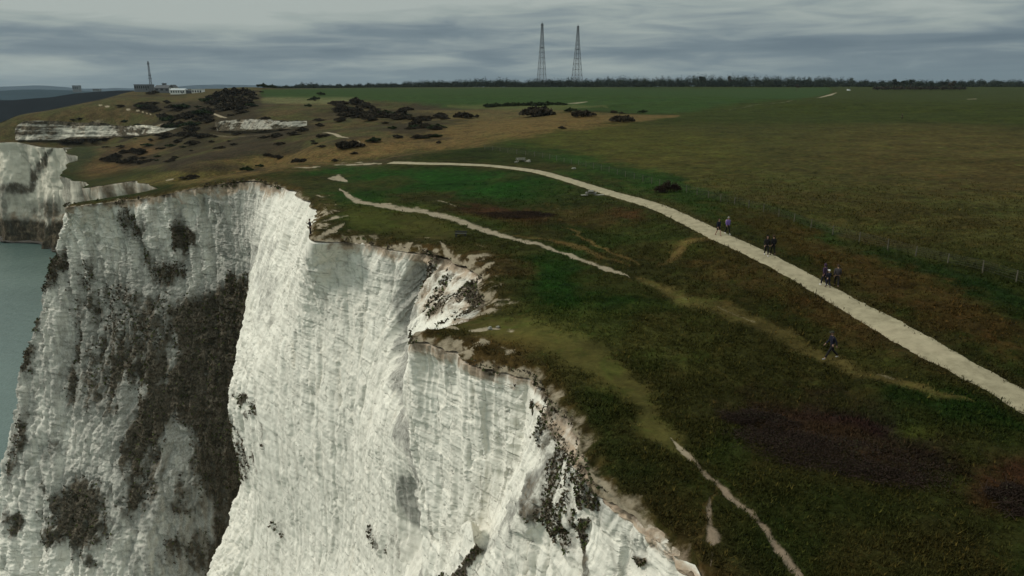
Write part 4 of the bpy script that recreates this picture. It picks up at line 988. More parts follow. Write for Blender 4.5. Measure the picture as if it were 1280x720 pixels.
for i, (px, top, foot, Yd, lab) in enumerate([(1117,98,110.5,1300,'rounded tree left of two tall ones on the right skyline'),(1126,99.5,110.5,1290,'smaller tree between the taller skyline trees at right'),(1138,98,110.5,1300,'second tall rounded tree on the right skyline'),(1150,102,111,1280,'low tree right of the tall skyline pair'),(1164,102.5,111,1270,'low tree in the middle of the right skyline hedge'),(1178,101,111,1280,'tree standing above the hedge at its right part'),(1190,100,111,1280,'pale bare tree near the right end of the hedge'),(1200,102,111,1270,'last tree at the right end of the dark hedge'),
    (911,93,104,1600,'thin bare tree poking above the skyline wood'),(878,94,106,1580,'broad tree crowning the hump of the skyline wood'),(932,94.5,106,1590,'broad tree on the skyline wood right of the thin bare one'),(893,104,108.5,1400,'small dark tree alone in the field before the wood'),(871,106,109,1350,'tiny dark tree alone in the field left of its neighbour'),(996,104,111,1250,'bare pale tree in the field edge left of the white van'),(1102,104,110.5,1320,'low tree left end of the right skyline hedge')]):
    kd = 2 if 'bare' in lab else i % 2; o = tp[kd] if not used_t[kd] else copy_tree(tp[kd]); used_t[kd] = 1
    p = PX(px, foot, Yd); z0 = min(float(H(np.array([p[0]]), np.array([Yd]))[0]), p[2]+2); h = PX(px, top, Yd)[2]-z0
    o.location = (p[0], Yd, z0); o.scale = (h*.95 if 'thin' not in lab else h*.5,)*2+(h,); o.rotation_euler[2] = i*1.3
    tag(o, lab, 'tree', 'single trees on the skyline')
o = empty('hedge', (0, 0, 0)); cl = []
for px in np.arange(1092, 1206, 1.8):
    p = PX(px, 110.5, 1275); z0 = float(H(np.array([p[0]]), np.array([1275.]))[0]); cl.append(((p[0], 1275+random.uniform(-6, 6), z0+500+2.5), (4, 4, random.uniform(2.5, 4.5))))
f = leaf_cloud('foliage', cl, 90, .9, ML_dark, o); n = len(f.data.vertices); co = np.empty(n*3, np.float32); f.data.vertices.foreach_get('co', co); co[2::3] -= 500; f.data.vertices.foreach_set('co', co)
tag(o, 'long dark hedge under the tall trees on the right skyline', 'hedge')

# lattice towers --------------------------------------------------------
M_steel = flat_mat('galvanised_steel', (0.10, 0.11, 0.12), .6, .2, .5, .3)
def lattice(name, px, foot, top, Yd, wb, wt, panels, bar, label, plats, group=None):
    p = PX(px, foot, Yd); z1 = PX(px, top, Yd)[2]; z0 = min(p[2], float(H(np.array([p[0]]), np.array([float(Yd)]))[0]))-.5; h = z1-z0
    root = empty(name, (p[0], Yd, z0), R(20))
    def half(t): return wb/2*(1-t)**1.25+wt/2*(1-(1-t)**1.25) if wb > wt*1.5 else wb/2+(wt-wb)/2*t
    zs = [0]; 
    for i in range(panels): zs.append(zs[-1]+1.0*(1-0.55*i/panels))
    zs = [v/zs[-1] for v in zs]
    for sx_, sy_ in ((1, 1), (1, -1), (-1, 1), (-1, -1)):
        bm = bmesh.new()
        for a, b in zip(zs[:-1], zs[1:]): bm_bar(bm, (sx_*half(a), sy_*half(a), a*h), (sx_*half(b), sy_*half(b), b*h), bar)
        bm_obj('leg', bm, M_steel, root)
    bm = bmesh.new()
    for a, b in zip(zs[:-1], zs[1:]):
        A_ = [Vector((x*half(a), y*half(a), a*h)) for x, y in ((1, 1), (-1, 1), (-1, -1), (1, -1))]; B_ = [Vector((x*half(b), y*half(b), b*h)) for x, y in ((1, 1), (-1, 1), (-1, -1), (1, -1))]
        for i in range(4):
            j = (i+1) % 4; bm_bar(bm, A_[i], B_[j], bar*.55); bm_bar(bm, A_[j], B_[i], bar*.55); bm_bar(bm, B_[i], B_[j], bar*.7)
    bm_obj('bracing', bm, M_steel, root)
    for t, w in plats:
        bm = bmesh.new(); bm_box(bm, (0, 0, t*h), (w, w, bar*1.6)); 
        for q in range(4):
            a = q*math.pi/2; bm_bar(bm, (math.cos(a)*w*.45, math.sin(a)*w*.45, t*h), (math.cos(a)*w*.45, math.sin(a)*w*.45, t*h+bar*5), bar*.8)
        bm_obj('platform', bm, M_steel, root)
    bm = bmesh.new(); bm_bar(bm, (0, 0, h*.98), (0, 0, h*1.035), bar, bar*.5, 6); bm_obj('aerial', bm, M_steel, root)
    tag(root, label, 'lattice mast', group); return root
lattice('lattice_mast', 677, 105, 29.5, 1600, 17, 3.0, 13, .42, 'tall grey lattice mast, the left one of the skyline pair', [(.97, 5), (.62, 6)], 'tall masts above the skyline wood')
lattice('lattice_mast', 721, 105, 32.5, 1600, 20, 2.8, 13, .42, 'tall grey lattice mast with wider base, right one of the skyline pair', [(.62, 5.5), (.93, 4), (.15, 9)], 'tall masts above the skyline wood')
lattice('lattice_mast', 189, 110, 77, 960, 3.2, 1.4, 12, .22, 'slim dark lattice mast beside the grey block on the left hill', [(.45, 4), (.55, 3), (.92, 2.6)])

# buildings on the left hill ---------------------------------------------
M_white = flat_mat('white_render', (0.62, 0.63, 0.60), .8, .12, .6); M_conc = flat_mat('grey_concrete', (0.13, 0.14, 0.15), .9, .3, .3)
M_glass = flat_mat('dark_window', (0.03, 0.035, 0.04), .2, .1, 1, 0, .5); M_roofd = flat_mat('dark_roofing', (0.07, 0.075, 0.08), .8, .2, .5); M_roofl = flat_mat('pale_roofing', (0.42, 0.45, 0.46), .7, .15, .5)
def building(name, px0, px1, pyb, pyt, Yd, depth, wm_, rm, label, nwin, roof='flat', gable=None, winh=.35):
    a = PX(px0, pyb, Yd); b = PX(px1, pyb, Yd); w = b[0]-a[0]; top = PX(px0, pyt, Yd)[2]; z0 = a[2]-2; h = top-z0
    root = empty(name, ((a[0]+b[0])/2, Yd, z0))
    bm = bmesh.new(); bm_box(bm, (0, depth/2, h/2), (w, depth, h)); bm_obj('wall', bm, wm_, root)
    bm = bmesh.new()
    if roof == 'flat': bm_box(bm, (0, depth/2, h+.16), (w+.8, depth+.8, .32))
    else:
        rh = gable; vs = [bm.verts.new(v) for v in [(-w/2-.4, -.4, h), (w/2+.4, -.4, h), (w/2+.4, depth+.4, h), (-w/2-.4, depth+.4, h), (-w/2-.4, depth/2, h+rh), (w/2+.4, depth/2, h+rh)]] if roof == 'gable_x' else \
            [bm.verts.new(v) for v in [(-w/2-.4, -.4, h), (-w/2-.4, depth+.4, h), (w/2+.4, depth+.4, h), (w/2+.4, -.4, h), (0, -.4, h+rh), (0, depth+.4, h+rh)]]
        if roof == 'gable_x': fs = [(0, 1, 5, 4), (2, 3, 4, 5), (0, 4, 3), (1, 2, 5), (0, 3, 2, 1)]
        else: fs = [(0, 4, 5, 1), (3, 2, 5, 4), (0, 3, 4), (1, 5, 2), (0, 1, 2, 3)]
        for f_ in fs: bm.faces.new([vs[k] for k in f_])
    bm_obj('roof', bm, rm, root)
    for i in range(nwin):
        x = -w/2+w*(i+.5)/nwin; ww = w/nwin*.55; bm = bmesh.new(); bm_box(bm, (x, -.03, h*.66), (ww, .12, h*winh)); f_ = bm_obj('window', bm, M_glass, root)
        bm = bmesh.new(); bm_box(bm, (x, -.12, h*.66-h*winh/2-.08), (ww+.2, .2, .14)); bm_obj('sill', bm, wm_, f_)
    bm = bmesh.new(); bm_box(bm, (w*.32, -.04, 2+1.05), (1.1, .14, 2.1)); bm_obj('door', bm, M_glass, root)
    return tag(root, label, 'building')
building('visitor_building', 213, 231, 117, 112.2, 880, 9, M_white, M_roofl, 'long low white building, its left half right of the gabled end', 6, 'gable_x', 1.4)
building('visitor_building', 240, 252.5, 117, 111.6, 880, 9, M_white, M_roofl, 'low white block at the right end of the white building', 4, 'flat')
building('link_building', 231.3, 239.7, 117, 112.8, 884, 7, M_conc, M_roofl, 'low glazed link between the two white buildings', 5, 'flat', winh=.45)
building('gabled_building', 211.5, 218, 114, 109.5, 915, 12, M_white, M_roofd, 'small white gabled building rising behind the long white one', 1, 'gable_y', 3.4)
building('station_block', 168, 187, 113, 105.8, 965, 14, M_conc, M_roofd, 'dark grey flat block at the foot of the slim mast', 7, 'flat')
building('dark_barn', 193, 212, 114, 110, 940, 16, M_conc, M_roofd, 'dark long-roofed barn left of the white gabled building', 3, 'gable_x', 3.5)
building('plant_room', 203, 206.5, 110, 104.3, 955, 5, M_conc, M_roofd, 'small dark box structure above the barn roof', 1, 'flat')
building('keep', 91, 98.5, 115, 106.8, 3600, 26, M_conc, M_roofd, 'far grey square keep alone on the distant hill', 3, 'flat')
building('far_block', 116, 124, 114, 111, 3600, 20, M_conc, M_roofd, 'far low grey block right of the square keep', 4, 'flat')

# white van, far right ----------------------------------------------------
M_vanw = flat_mat('white_paint', (0.75, 0.76, 0.76), .4, .05, 1, 0, .5); M_rub = flat_mat('rubber', (0.02, 0.02, 0.02), .9, .1, 4)
def van(px, py, Yd, rz, label):
    p = PX(px, py, Yd); p[2] = float(H(np.array([p[0]]), np.array([float(Yd)]))[0]); root = empty('van', p, rz)
    bm = bmesh.new(); prof = [(-2.7, .35), (-2.7, 2.2), (-2.5, 2.35), (1.0, 2.35), (1.9, 1.5), (2.65, 1.2), (2.75, .35)]
    A_ = [bm.verts.new((x, -1, z)) for x, z in prof]; B_ = [bm.verts.new((x, 1, z)) for x, z in prof]; bm.faces.new(A_); bm.faces.new(B_[::-1])
    for i in range(len(prof)): j = (i+1) % len(prof); bm.faces.new([A_[j], A_[i], B_[i], B_[j]])
    bmesh.ops.recalc_face_normals(bm, faces=bm.faces); bm_obj('body', bm, M_vanw, root)
    bm = bmesh.new(); bm_box(bm, (1.47, 0, 1.93), (.05, 1.7, 1.05), Matrix.Rotation(R(-47), 4, 'Y')); bm_obj('windscreen', bm, M_glass, root)
    for s in (-1, 1):
        bm = bmesh.new(); bm_box(bm, (.75, s*1.01, 1.75), (1.0, .04, .6)); bm_obj('side_window', bm, M_glass, root)
        for x in (-1.7, 1.8):
            bm = bmesh.new(); bm_bar(bm, (x, s*.8, .35), (x, s*1.03, .35), .36, seg=16); bm_obj('wheel', bm, M_rub, root)
    tag(root, label, 'van')
van(1061, 111.6, 1250, R(5), 'tiny white van parked in the field left of the right hedge')

# fence ---------------------------------------------------------------------
M_post = flat_mat('weathered_wood', (0.085, 0.078, 0.058), .9, .3, 6); M_wire = flat_mat('fence_wire', (0.05, 0.05, 0.045), .6, .2, 3, .5)
FP = [(606,186),(640,191),(672,196),(705,203),(740,211),(775,220),(812,229),(850,239),(890,249),(930,259),(972,271),(1017,287),(1060,299),(1100,308),(1150,322),(1210,336),(1243,345),(1278,357),(1320,372)]
fpl = np.array([G(*p) for p in FP]); fc = catmull(fpl[:, :2], 3000); fa = np.concatenate([[0], np.cumsum(np.linalg.norm(np.diff(fc, axis=0), axis=1))])
root = empty('fence', (fc[0][0], fc[0][1], groundz(*fc[0]))); base_ = Vector(root.location)
step = 3.3; pts_ = [np.array([np.interp(s, fa, fc[:, k]) for k in (0, 1)]) for s in np.arange(0, fa[-1], step)]
print('fence posts', len(pts_)); tops = []
for i, p in enumerate(pts_[:98]):
    z = groundz(*p); hgt = 1.05+random.uniform(-.08, .08); b = Vector((p[0], p[1], z))-base_; t_ = b+Vector((random.uniform(-.05, .05), random.uniform(-.05, .05), hgt))
    bm = bmesh.new(); bm_bar(bm, b-Vector((0, 0, .3)), t_, .055, .05, 7); bm_obj('post', bm, M_post, root); tops.append((b, t_))
bm = bmesh.new()
for (b0, t0), (b1, t1) in zip(tops[:-1], tops[1:]):
    for f_ in (.25, .45, .65, .82, .97): bm_bar(bm, b0.lerp(t0, f_), b1.lerp(t1, f_), .006, seg=3)
bm_obj('wire', bm, M_wire, root)
tag(root, 'long post and wire fence along the field above the gravel path', 'fence')

# picnic tables, bench, stones --------------------------------------------------
M_wood = flat_mat('grey_timber', (0.13, 0.125, 0.11), .85, .35, 5); M_slab = flat_mat('chalky_concrete', (0.20, 0.195, 0.16), .9, .25, 3)
def picnic(px, py, rz, label, w=1.8, mat=M_wood):
    p = place(px, py); root = empty('picnic_table', p, rz)
    bm = bmesh.new()
    for k in range(5): bm_box(bm, (0, -.34+.17*k, .74), (w, .15, .045))
    bm_obj('tabletop', bm, mat, root)
    for s in (-1, 1):
        bm = bmesh.new()
        for k in (0, 1): bm_box(bm, (0, s*(.66+.15*k), .45), (w, .13, .045))
        bm_obj('bench', bm, mat, root)
    for s in (-1, 1):
        bm = bmesh.new(); x = s*w*.36
        for q in (-1, 1): bm_bar(bm, (x, q*.72, 0), (x, q*.22, .72), .05)
        bm_box(bm, (x+.045, 0, .40), (.05, 1.6, .1)); bm_obj('leg', bm, mat, root)
    return tag(root, label, 'picnic table')
def slab(px, py, sx_, sy_, rz, label, cat='slab', name='paving_slab', mat=None, h=.1):
    p = place(px, py); bm = bmesh.new(); vs = bm_box(bm, (0, 0, h*.5), (sx_, sy_, h)); bmesh.ops.bevel(bm, geom=bm.edges[:], offset=.02, segments=1, affect='EDGES')
    bmesh.ops.subdivide_edges(bm, edges=bm.edges[:], cuts=2)
    for v in bm.verts: v.co += Vector((random.uniform(-1, 1), random.uniform(-1, 1), random.uniform(-.4, .4)))*.035
    o = bm_obj(name, bm, mat or M_slab); o.location = p; o.rotation_euler = (R(random.uniform(-3, 3)), 0, rz); return tag(o, label, cat)
picnic(738.5, 244.5, R(80), 'dark wooden picnic table just below the bend of the gravel path')
slab(730.5, 244.2, 1.0, .8, R(10), 'pale slab on the ground left of the picnic table')
slab(750, 244.0, 1.7, .7, R(14), 'long pale slab on the ground right of the picnic table')
picnic(651, 202, R(15), 'weathered pale picnic table above the gravel path near the fence', 2.0, M_slab)
def stone(px, py, s, label, name='stone', mat=None, flat=.6):
    p = place(px, py); bm = bmesh.new(); bmesh.ops.create_icosphere(bm, subdivisions=3, radius=1)
    for v in bm.verts:
        n = Vector(v.co); k = 1+.22*math.sin(n.x*3+px)+.16*math.sin(n.y*5+py)+.12*math.sin(n.z*7+px*.3)
        v.co = Vector((round(n.x*k*3.2)/3.2*.35+n.x*k*.65, n.y*k*.8, n.z*k*flat))*s
    o = bm_obj(name, bm, mat or M_slab, smooth=False); o.location = (p[0], p[1], p[2]+s*flat*.35); o.rotation_euler[2] = px; return tag(o, label, 'stone')
stone(660, 202.5, .55, 'pale boulder right of the weathered picnic table above the path')
stone(645, 203, .4, 'small grey stone left of the weathered picnic table')
stone(717, 211, .5, 'flat pale stone in the grass above the gravel path', flat=.35)
stone(612, 411, .22, 'pale chalk lump on the turf by the cliff notch'); stone(622, 409, .15, 'smallest chalk lump on the turf by the cliff notch')
def bench(px, py, rz, label):
    p = place(px, py); root = empty('stone_bench', p, rz); g = flat_mat('slate_grey', (0.05, 0.05, 0.045), .9, .3, 4, 0, .05)
    bm = bmesh.new(); bm_box(bm, (0, 0, .42), (1.5, .5, .08)); bmesh.ops.bevel(bm, geom=bm.edges[:], offset=.015, segments=1, affect='EDGES'); bm_obj('seat', bm, g, root)
    for s in (-1, 1):
        bm = bmesh.new(); bm_box(bm, (s*.6, 0, .19), (.18, .42, .38)); bm_obj('leg', bm, g, root)
    bm = bmesh.new(); bm_box(bm, (0, .22, .62), (1.5, .06, .22)); bm_obj('backrest', bm, g, root)
    return tag(root, label, 'bench')
bench(576, 296, R(-6), 'dark grey bench on the turf between the chalk trail and the cliff')

# chalk lumps that have come loose along the brink --------------------------------
M_lump = flat_mat('loose_chalk', (0.52, 0.50, 0.43), .95, .2, 2)

# people ---------------------------------------------------------------------------
def skin_mesh(name, verts, edges, rad, mat, parent, sub=1, root_i=0):
    me = bpy.data.meshes.new(name); me.from_pydata([tuple(v) for v in verts], edges, []); me.update()
    o = bpy.data.objects.new(name, me); col.objects.link(o)
    md = o.modifiers.new('s', 'SKIN'); md.use_smooth_shade = True
    sv = me.skin_vertices[0].data if me.skin_vertices else None
    if sv is None:
        bm = bmesh.new(); bm.from_mesh(me); bm.verts.layers.skin.verify(); bm.to_mesh(me); bm.free(); sv = me.skin_vertices[0].data
    for i, r in enumerate(rad): sv[i].radius = (r, r) if not isinstance(r, tuple) else r; sv[i].use_root = (i == root_i)
    if sub: s = o.modifiers.new('b', 'SUBSURF'); s.levels = sub; s.render_levels = sub
    dg = bpy.context.evaluated_depsgraph_get(); dg.update(); m2 = bpy.data.meshes.new_from_object(o.evaluated_get(dg)); m2.name = name
    for p in m2.polygons: p.use_smooth = True
    bpy.data.objects.remove(o); return link_mesh(name, m2, mat, parent)
M_skin = flat_mat('skin', (0.27, 0.16, 0.115), .6, .08, 8, 0, .3)
def cloth(name, c): return flat_mat(name, c, .9, .2, 7)
NAVY = cloth('navy_cloth', (0.010, 0.011, 0.021)); BLACK = cloth('black_cloth', (0.010, 0.009, 0.010)); PURP = cloth('purple_cloth', (0.16, 0.10, 0.30)); GREYC = cloth('brown_grey_cloth', (0.040, 0.034, 0.036)); WHITE = cloth('white_cloth', (0.60, 0.60, 0.60)); PINK = cloth('pale_cloth', (0.42, 0.33, 0.30)); DKPURP = cloth('plum_cloth', (0.04, 0.022, 0.045)); BROWNH = cloth('brown_hair', (0.04, 0.024, 0.015)); GREYH = cloth('grey_hair', (0.35, 0.34, 0.32)); RED = cloth('dull_red_shoe', (0.10, 0.03, 0.025))
def person(px, py, rz, label, h=1.74, stride=.3, top=NAVY, legs=BLACK, hair=BROWNH, shoes=BLACK, bare_legs=False, coat=False, cap=None, bag=None, arms='swing', lean=0.0, hood=False, pos=None, group=None):
    p = place(px, py) if pos is None else np.array(pos)
    if dist_poly(p[0:1], p[1:2], pathc[::10])[0] < 1.3: p[2] = float(H(p[0:1], p[1:2])[0])+.08
    root = empty('person', p, rz); k = h/1.74*1.14; root.scale = (k, k, k)
    s = stride; L_ = lean                                   # person faces +y in its own frame
    hip = Vector((0, 0, .93)); chest = Vector((0, .02+L_*.5, 1.28)); neck = Vector((0, .02+L_*.8, 1.46)); head = Vector((0, .05+L_, 1.62))
    V = [hip, (0, .01+L_*.2, 1.08), chest, neck, (0, .03+L_*.9, 1.52), head, (0, .05+L_, 1.68)]; Rd = [(.13, .10), (.125, .095), (.15, .10), .055, .052, .088, .075]
    E = [(0, 1), (1, 2), (2, 3), (3, 4), (4, 5), (5, 6)]
    def add(v, r, par): V.append(v); Rd.append(r); E.append((par, len(V)-1)); return len(V)-1
    legj = {}; armj = {}
    for sd, f in ((-1, 1), (1, -1)):
        hj = Vector((sd*.095, 0, .88)); kn = Vector((sd*.10, f*s*.42+.05, .49)); an = Vector((sd*.10, f*s*.95-(.06 if f < 0 else 0), .085 if f > 0 else .13)); to = an+Vector((0, .16, -.05 if f > 0 else -.08))
        a = add(hj, .082, 0); b = add(kn, .055, a); c_ = add(an, .036, b); add(an+Vector((0, .07, -.045)), .036, c_); legj[sd] = (hj, kn, an, to)
        sh = Vector((sd*.185, .01+L_*.6, 1.40)); sw = -f*s*.55
        if arms == 'swing': el = sh+Vector((sd*.05, sw*.35-.04, -.28)); wr = el+Vector((0, sw*.55+.08, -.235))
        elif arms == 'camera': el = sh+Vector((sd*.06, .12, -.24)); wr = el+Vector((-sd*.12, .2, .16))
        else: el = sh+Vector((sd*.07, .02, -.27)); wr = el+Vector((-sd*.06, .18, -.10))
        a = add(sh, .052, 2); b = add(el, .040, a); c_ = add(wr, .028, b); armj[sd] = (sh, el, wr)
        dr = (wr-el).normalized(); side = Vector((0, 1, 0)) if abs(dr.z) > .7 else Vector((0, 0, 1)); palm = add(wr+dr*.05, (.030, .018), c_)
        for q, ln in enumerate((.066, .078, .074, .056)):   # four unequal, slightly curled fingers
            o_ = side*((q-1.5)*.019); m_ = add(wr+dr*(.085+ln*.35)+o_*1.1, .009, palm); add(wr+dr*(.085+ln*.8)+o_*1.15+Vector((-sd*.018, 0, 0)), .0075, m_)
        t1 = add(wr+dr*.045+side*.04, .010, palm); add(wr+dr*.085+side*.055+Vector((-sd*.01, 0, 0)), .008, t1)
    # face: nose, ears on the head
    skin_mesh('body', V, E, Rd, M_skin, root, 1)
    def blob(name, c, r, mat, sq=(1, 1, 1), par=None, cut=None):
        bm = bmesh.new(); bmesh.ops.create_uvsphere(bm, u_segments=14, v_segments=10, radius=r)
        for v in bm.verts: v.co = Vector((v.co.x*sq[0], v.co.y*sq[1], v.co.z*sq[2]))+Vector(c)
        if cut: bmesh.ops.delete(bm, geom=[v for v in bm.verts if cut(v.co-Vector(c))], context='VERTS')
        return bm_obj(name, bm, mat, par or root, True)
    hc_ = head+Vector((0, 0, .02))
    blob('nose', hc_+Vector((0, .098, -.015)), .016, M_skin, (.8, 1, 1.4))
    for sd in (-1, 1):
        blob('ear', hc_+Vector((sd*.085, 0, -.01)), .024, M_skin, (.4, .8, 1.2)); blob('eye', hc_+Vector((sd*.034, .083, .012)), .011, BLACK, (1, .6, .7))
    blob('mouth', hc_+Vector((0, .086, -.052)), .018, cloth('lips', (.25, .1, .09)), (1.2, .5, .35))
    if cap is not None:
        blob('cap', hc_+Vector((0, -.005, .035)), .108, cap, (.95, 1.08, .85), cut=lambda c: c.z < -.01)
        bm = bmesh.new(); bm_box(bm, hc_+Vector((0, .13, .035)), (.14, .10, .015)); bm_obj('cap_peak', bm, cap, root)
        blob('hair', hc_+Vector((0, -.02, .0)), .100, hair, (.93, 1.0, 1.0), cut=lambda c: c.y > .02)
    elif hood: blob('hood', hc_+Vector((0, -.02, .0)), .125, top, (.95, 1.05, 1.15), cut=lambda c: c.y > .07)
    else: blob('hair', hc_+Vector((0, -.014, .022)), .106, hair, (.95, 1.06, 1.08), cut=lambda c: c.y > .045 and c.z < .055)
    # top
    V2 = [(0, 0, .95 if not coat else .80), (0, .01+L_*.2, 1.08), chest, (0, .02+L_*.8, 1.45)]; R2 = [(.165, .13) if not coat else (.19, .16), (.155, .125), (.18, .13), .075]; E2 = [(0, 1), (1, 2), (2, 3)]
    for sd in (-1, 1):
        sh, el, wr = armj[sd]; i0 = len(V2); V2 += [sh, el, el.lerp(wr, .93)]; R2 += [.072, .056, .046]; E2 += [(2, i0), (i0, i0+1), (i0+1, i0+2)]
    skin_mesh('jacket', V2, E2, R2, top, root, 1, 1)
    # legs
    V3 = [(0, 0, .98), (0, 0, .90)]; R3 = [(.135, .11), (.14, .115)]; E3 = [(0, 1)]
    for sd in (-1, 1):
        hj, kn, an, to = legj[sd]; i0 = len(V3)
        if bare_legs: V3 += [hj, hj.lerp(kn, .8)]; R3 += [.10, .092]; E3 += [(1, i0), (i0, i0+1)]
        else: V3 += [hj, kn, kn.lerp(an, .92)]; R3 += [.098, .072, .060]; E3 += [(1, i0), (i0, i0+1), (i0+1, i0+2)]
        skin_mesh('shoe', [an+Vector((0, -.05, -.03)), an+Vector((0, .06, -.045)), an+Vector((0, .17, -.055))], [(0, 1), (1, 2)], [.045, .046, .034], shoes, root, 1)
    skin_mesh('shorts' if bare_legs else 'trousers', V3, E3, R3, legs, root, 1)
    if bag is not None:
        bm = bmesh.new(); bm_box(bm, (0, -.20+L_*.3, 1.22), (.30, .16, .42)); bmesh.ops.bevel(bm, geom=bm.edges[:], offset=.05, segments=2, affect='EDGES'); bm_obj('backpack', bm, bag, root, True)
    return tag(root, label, 'person', group)
W_ = 'walkers on the gravel path'
person(897.5, 295.5, R(200), 'person in dark navy top and shorts, left of the farthest pair on the path', 1.66, .30, NAVY, BLACK, BROWNH, RED, True, bag=None, group=W_)
person(909, 293.5, R(195), 'person in purple top with pale backpack, right of the farthest pair on the path', 1.68, .26, PURP, BLACK, GREYH, WHITE, False, bag=PINK, group=W_)
person(957.5, 320.5, R(170), 'person in black with a pale shoe, left of the middle pair on the path', 1.76, .26, BLACK, BLACK, BLACK, WHITE, False, hood=True, group=W_)
person(965.5, 320.0, R(10), 'broad person in a black jacket, right of the middle pair on the path', 1.76, .16, BLACK, BLACK, BROWNH, BLACK, False, coat=True, group=W_)
person(1029.3, 357.5, R(30), 'person in a dark plum hooded jacket, leftmost of the nearest group on the path', 1.70, .18, DKPURP, NAVY, BROWNH, WHITE, hood=True, coat=True, group=W_)
person(1034.5, 360.5, R(15), 'short person in navy with a white cap, in the middle of the nearest group', 1.40, .16, NAVY, NAVY, GREYH, BLACK, coat=True, cap=WHITE, arms='fold', group=W_)
person(1045, 359.5, R(-20), 'person in a brown grey jacket, rightmost of the nearest group on the path', 1.74, .34, GREYC, BLACK, BROWNH, BLACK, group=W_)
person(1038.5, 448.5, R(95), 'lone person in a navy coat and cap striding along the faint turf trail', 1.86, .46, NAVY, BLACK, BROWNH, cloth('pale_shoe', (.25, .25, .25)), coat=True, cap=cloth('dark_cap', (.03, .03, .02)), lean=.05)
person(388.6, 294.2, R(120), 'lone person in black standing at the very brink of the cliff', 1.86, .06, BLACK, BLACK, BROWNH, BLACK, arms='camera', coat=True)
person(1127.5, 149.5, R(60), 'far tiny dark figure alone in the wide field at right', 1.8, .3, BLACK, BLACK, BROWNH, BLACK, coat=True)

# grass tufts ------------------------------------------------------------------------
def tufts():
    Xg, Yg = T_X, T_Y; r = np.hypot(Xg, Yg); px, py = proj(Xg, Yg, T_Z)
    ok = (r < 150) & (px > -60) & (px < 1340) & (py < 790) & (T_dpath > 1.0) & (T_bare < .25) & (T_turf < rng.random(len(Xg))*.9+.1) & (T_dlip > .25)
    c = np.nonzero(ok)[0]; 
    p = np.clip(r[c]/70, .15, 1.0)                        # the sheet is denser near the camera
    c = c[rng.random(len(c)) < p*0.95*(1-sst(90, 150, r[c]))]
    clump = fbm2(Xg[c]*.8, Yg[c]*.8, 3, .6); c = c[(clump > .43) | (rng.random(len(c)) < .3)]
    if len(c) > 290000: c = rng.choice(c, 290000, replace=False)
    c = np.concatenate([c, c, c, c]); n = len(c); j_ = .05+r[c]*.0025
    P_ = np.stack([Xg[c]+rng.normal(size=n)*j_, Yg[c]+rng.normal(size=n)*j_*1.3, T_Z[c]-.04], 1)
    sz = (0.09+0.19*rng.random(n)**2)*(0.7+0.9*fbm2(Xg[c]*.3, Yg[c]*.3, 3))*(1+0.3*sst(70, 150, r[c])); B = 3; Vs = []; C = []
    base_c = T_base[c]*(0.8+1.0*rng.random((n, 1))**2.0)
    dry = rng.random(n) < .02+.20*fbm2(Xg[c]*.1, Yg[c]*.1, 3); base_c[dry] = base_c[dry]*np.array([1.9, 1.55, 1.4])
    for k in range(B):
        a = rng.random(n)*6.283; w = sz*(.16+.14*rng.random(n)); ln = sz*(.7+.6*rng.random(n)); tilt = .35+.9*rng.random(n)
        d = np.stack([np.cos(a), np.sin(a)], 1); q = np.stack([-d[:, 1], d[:, 0]], 1)
        b0 = P_.copy(); b0[:, :2] += q*w[:, None]*.5; b1 = P_.copy(); b1[:, :2] -= q*w[:, None]*.5
        t_ = P_.copy(); t_[:, :2] += d*(ln*np.sin(tilt))[:, None]; t_[:, 2] += ln*np.cos(tilt)
        Vs.append(np.stack([b0, b1, t_], 1).reshape(-1, 3)); C.append(np.repeat(base_c, 3, 0))
    V = np.concatenate(Vs); me = fast_mesh('grass', V, np.arange(len(V)).reshape(-1, 3), False); color_attr(me, 'base', np.concatenate(C))
    m, t, b = new_mat('grass_blades'); L(t, attr(t, 'base').outputs['Color'], b.inputs['Base Color'])
    tag(link_mesh('grass', me, m), 'rough tussocky grass over the near clifftop', 'grass', kind='stuff')
tufts()
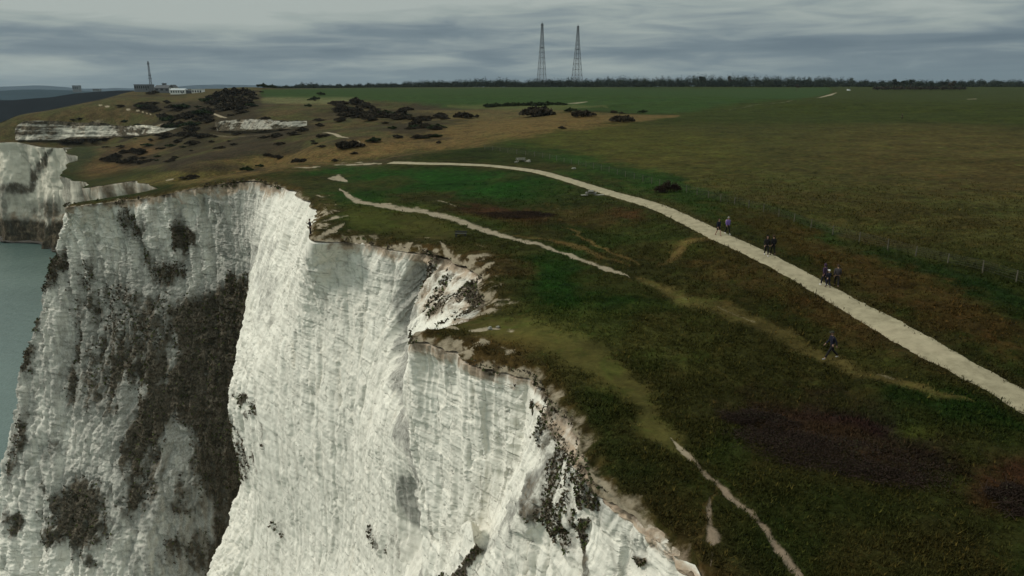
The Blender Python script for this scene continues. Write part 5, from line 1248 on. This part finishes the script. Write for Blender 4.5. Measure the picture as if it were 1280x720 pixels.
def cliff_scrub():
    P0 = CL_P.reshape(-1, 3); v = CL_veg_crack.reshape(-1); px, py = proj(P0[:, 0], P0[:, 1], P0[:, 2])
    ok = (v > .42) & (px > -40) & (px < 1300) & (py > 200) & (py < 780); c = np.nonzero(ok)[0]; c = rng.choice(c, min(36000, len(c)), replace=False)
    nn = fbm3(P0[c, 0]*.5, P0[c, 1]*.5, P0[c, 2]*.3, 4, .65); c = c[(v[c]+(nn-.5)*2.2) > .55]; n = len(c)
    P_ = P0[c]; r = np.linalg.norm(P_, axis=1); s = (.10+.28*rng.random(n)**2)*np.clip(r/90, .55, 1.4); Vs = []; C = []
    bc = np.where(rng.random((n, 1)) < .3, np.array([[.055, .065, .024]]), np.array([[.070, .056, .038]]))*(.5+1.1*rng.random((n, 1)))
    for k in range(3):
        a = rng.normal(size=(n, 3)); a /= np.linalg.norm(a, axis=1)[:, None]; b = np.cross(a, rng.normal(size=(n, 3))); b /= np.linalg.norm(b, axis=1)[:, None]
        o_ = np.array([-.3, -.4, .1])*s[:, None]; Vs.append(np.stack([P_+o_-b*s[:, None]*.5, P_+o_+b*s[:, None]*.5, P_+o_+a*s[:, None]], 1).reshape(-1, 3)); C.append(np.repeat(bc, 3, 0))
    V = np.concatenate(Vs); me = fast_mesh('cliff_scrub', V, np.arange(len(V)).reshape(-1, 3), False); color_attr(me, 'base', np.concatenate(C))
    m, t, b = new_mat('scrub_leaves'); L(t, attr(t, 'base').outputs['Color'], b.inputs['Base Color'])
    tag(link_mesh('cliff_scrub', me, m), 'dark scrubby plants clinging to ledges of the chalk cliff', 'scrub', kind='stuff')
cliff_scrub()

# haze -------------------------------------------------------------------------------
def haze():
    bm = bmesh.new(); bm_box(bm, (0, 6500, 100), (26000, 17000, 440)); o = bm_obj('haze', bm, None)
    m = bpy.data.materials.new('haze_air'); m.use_nodes = True; t = m.node_tree; t.nodes.clear(); ou = N(t, 'ShaderNodeOutputMaterial'); v = N(t, 'ShaderNodeVolumePrincipled')
    v.inputs['Color'].default_value = (.62, .75, .85, 1); v.inputs['Density'].default_value = 0.000022; v.inputs['Anisotropy'].default_value = 0.2
    L(t, v.outputs[0], ou.inputs['Volume']); o.data.materials.append(m); tag(o, 'thin pale haze over the far land and sea', 'haze', kind='stuff')
haze()
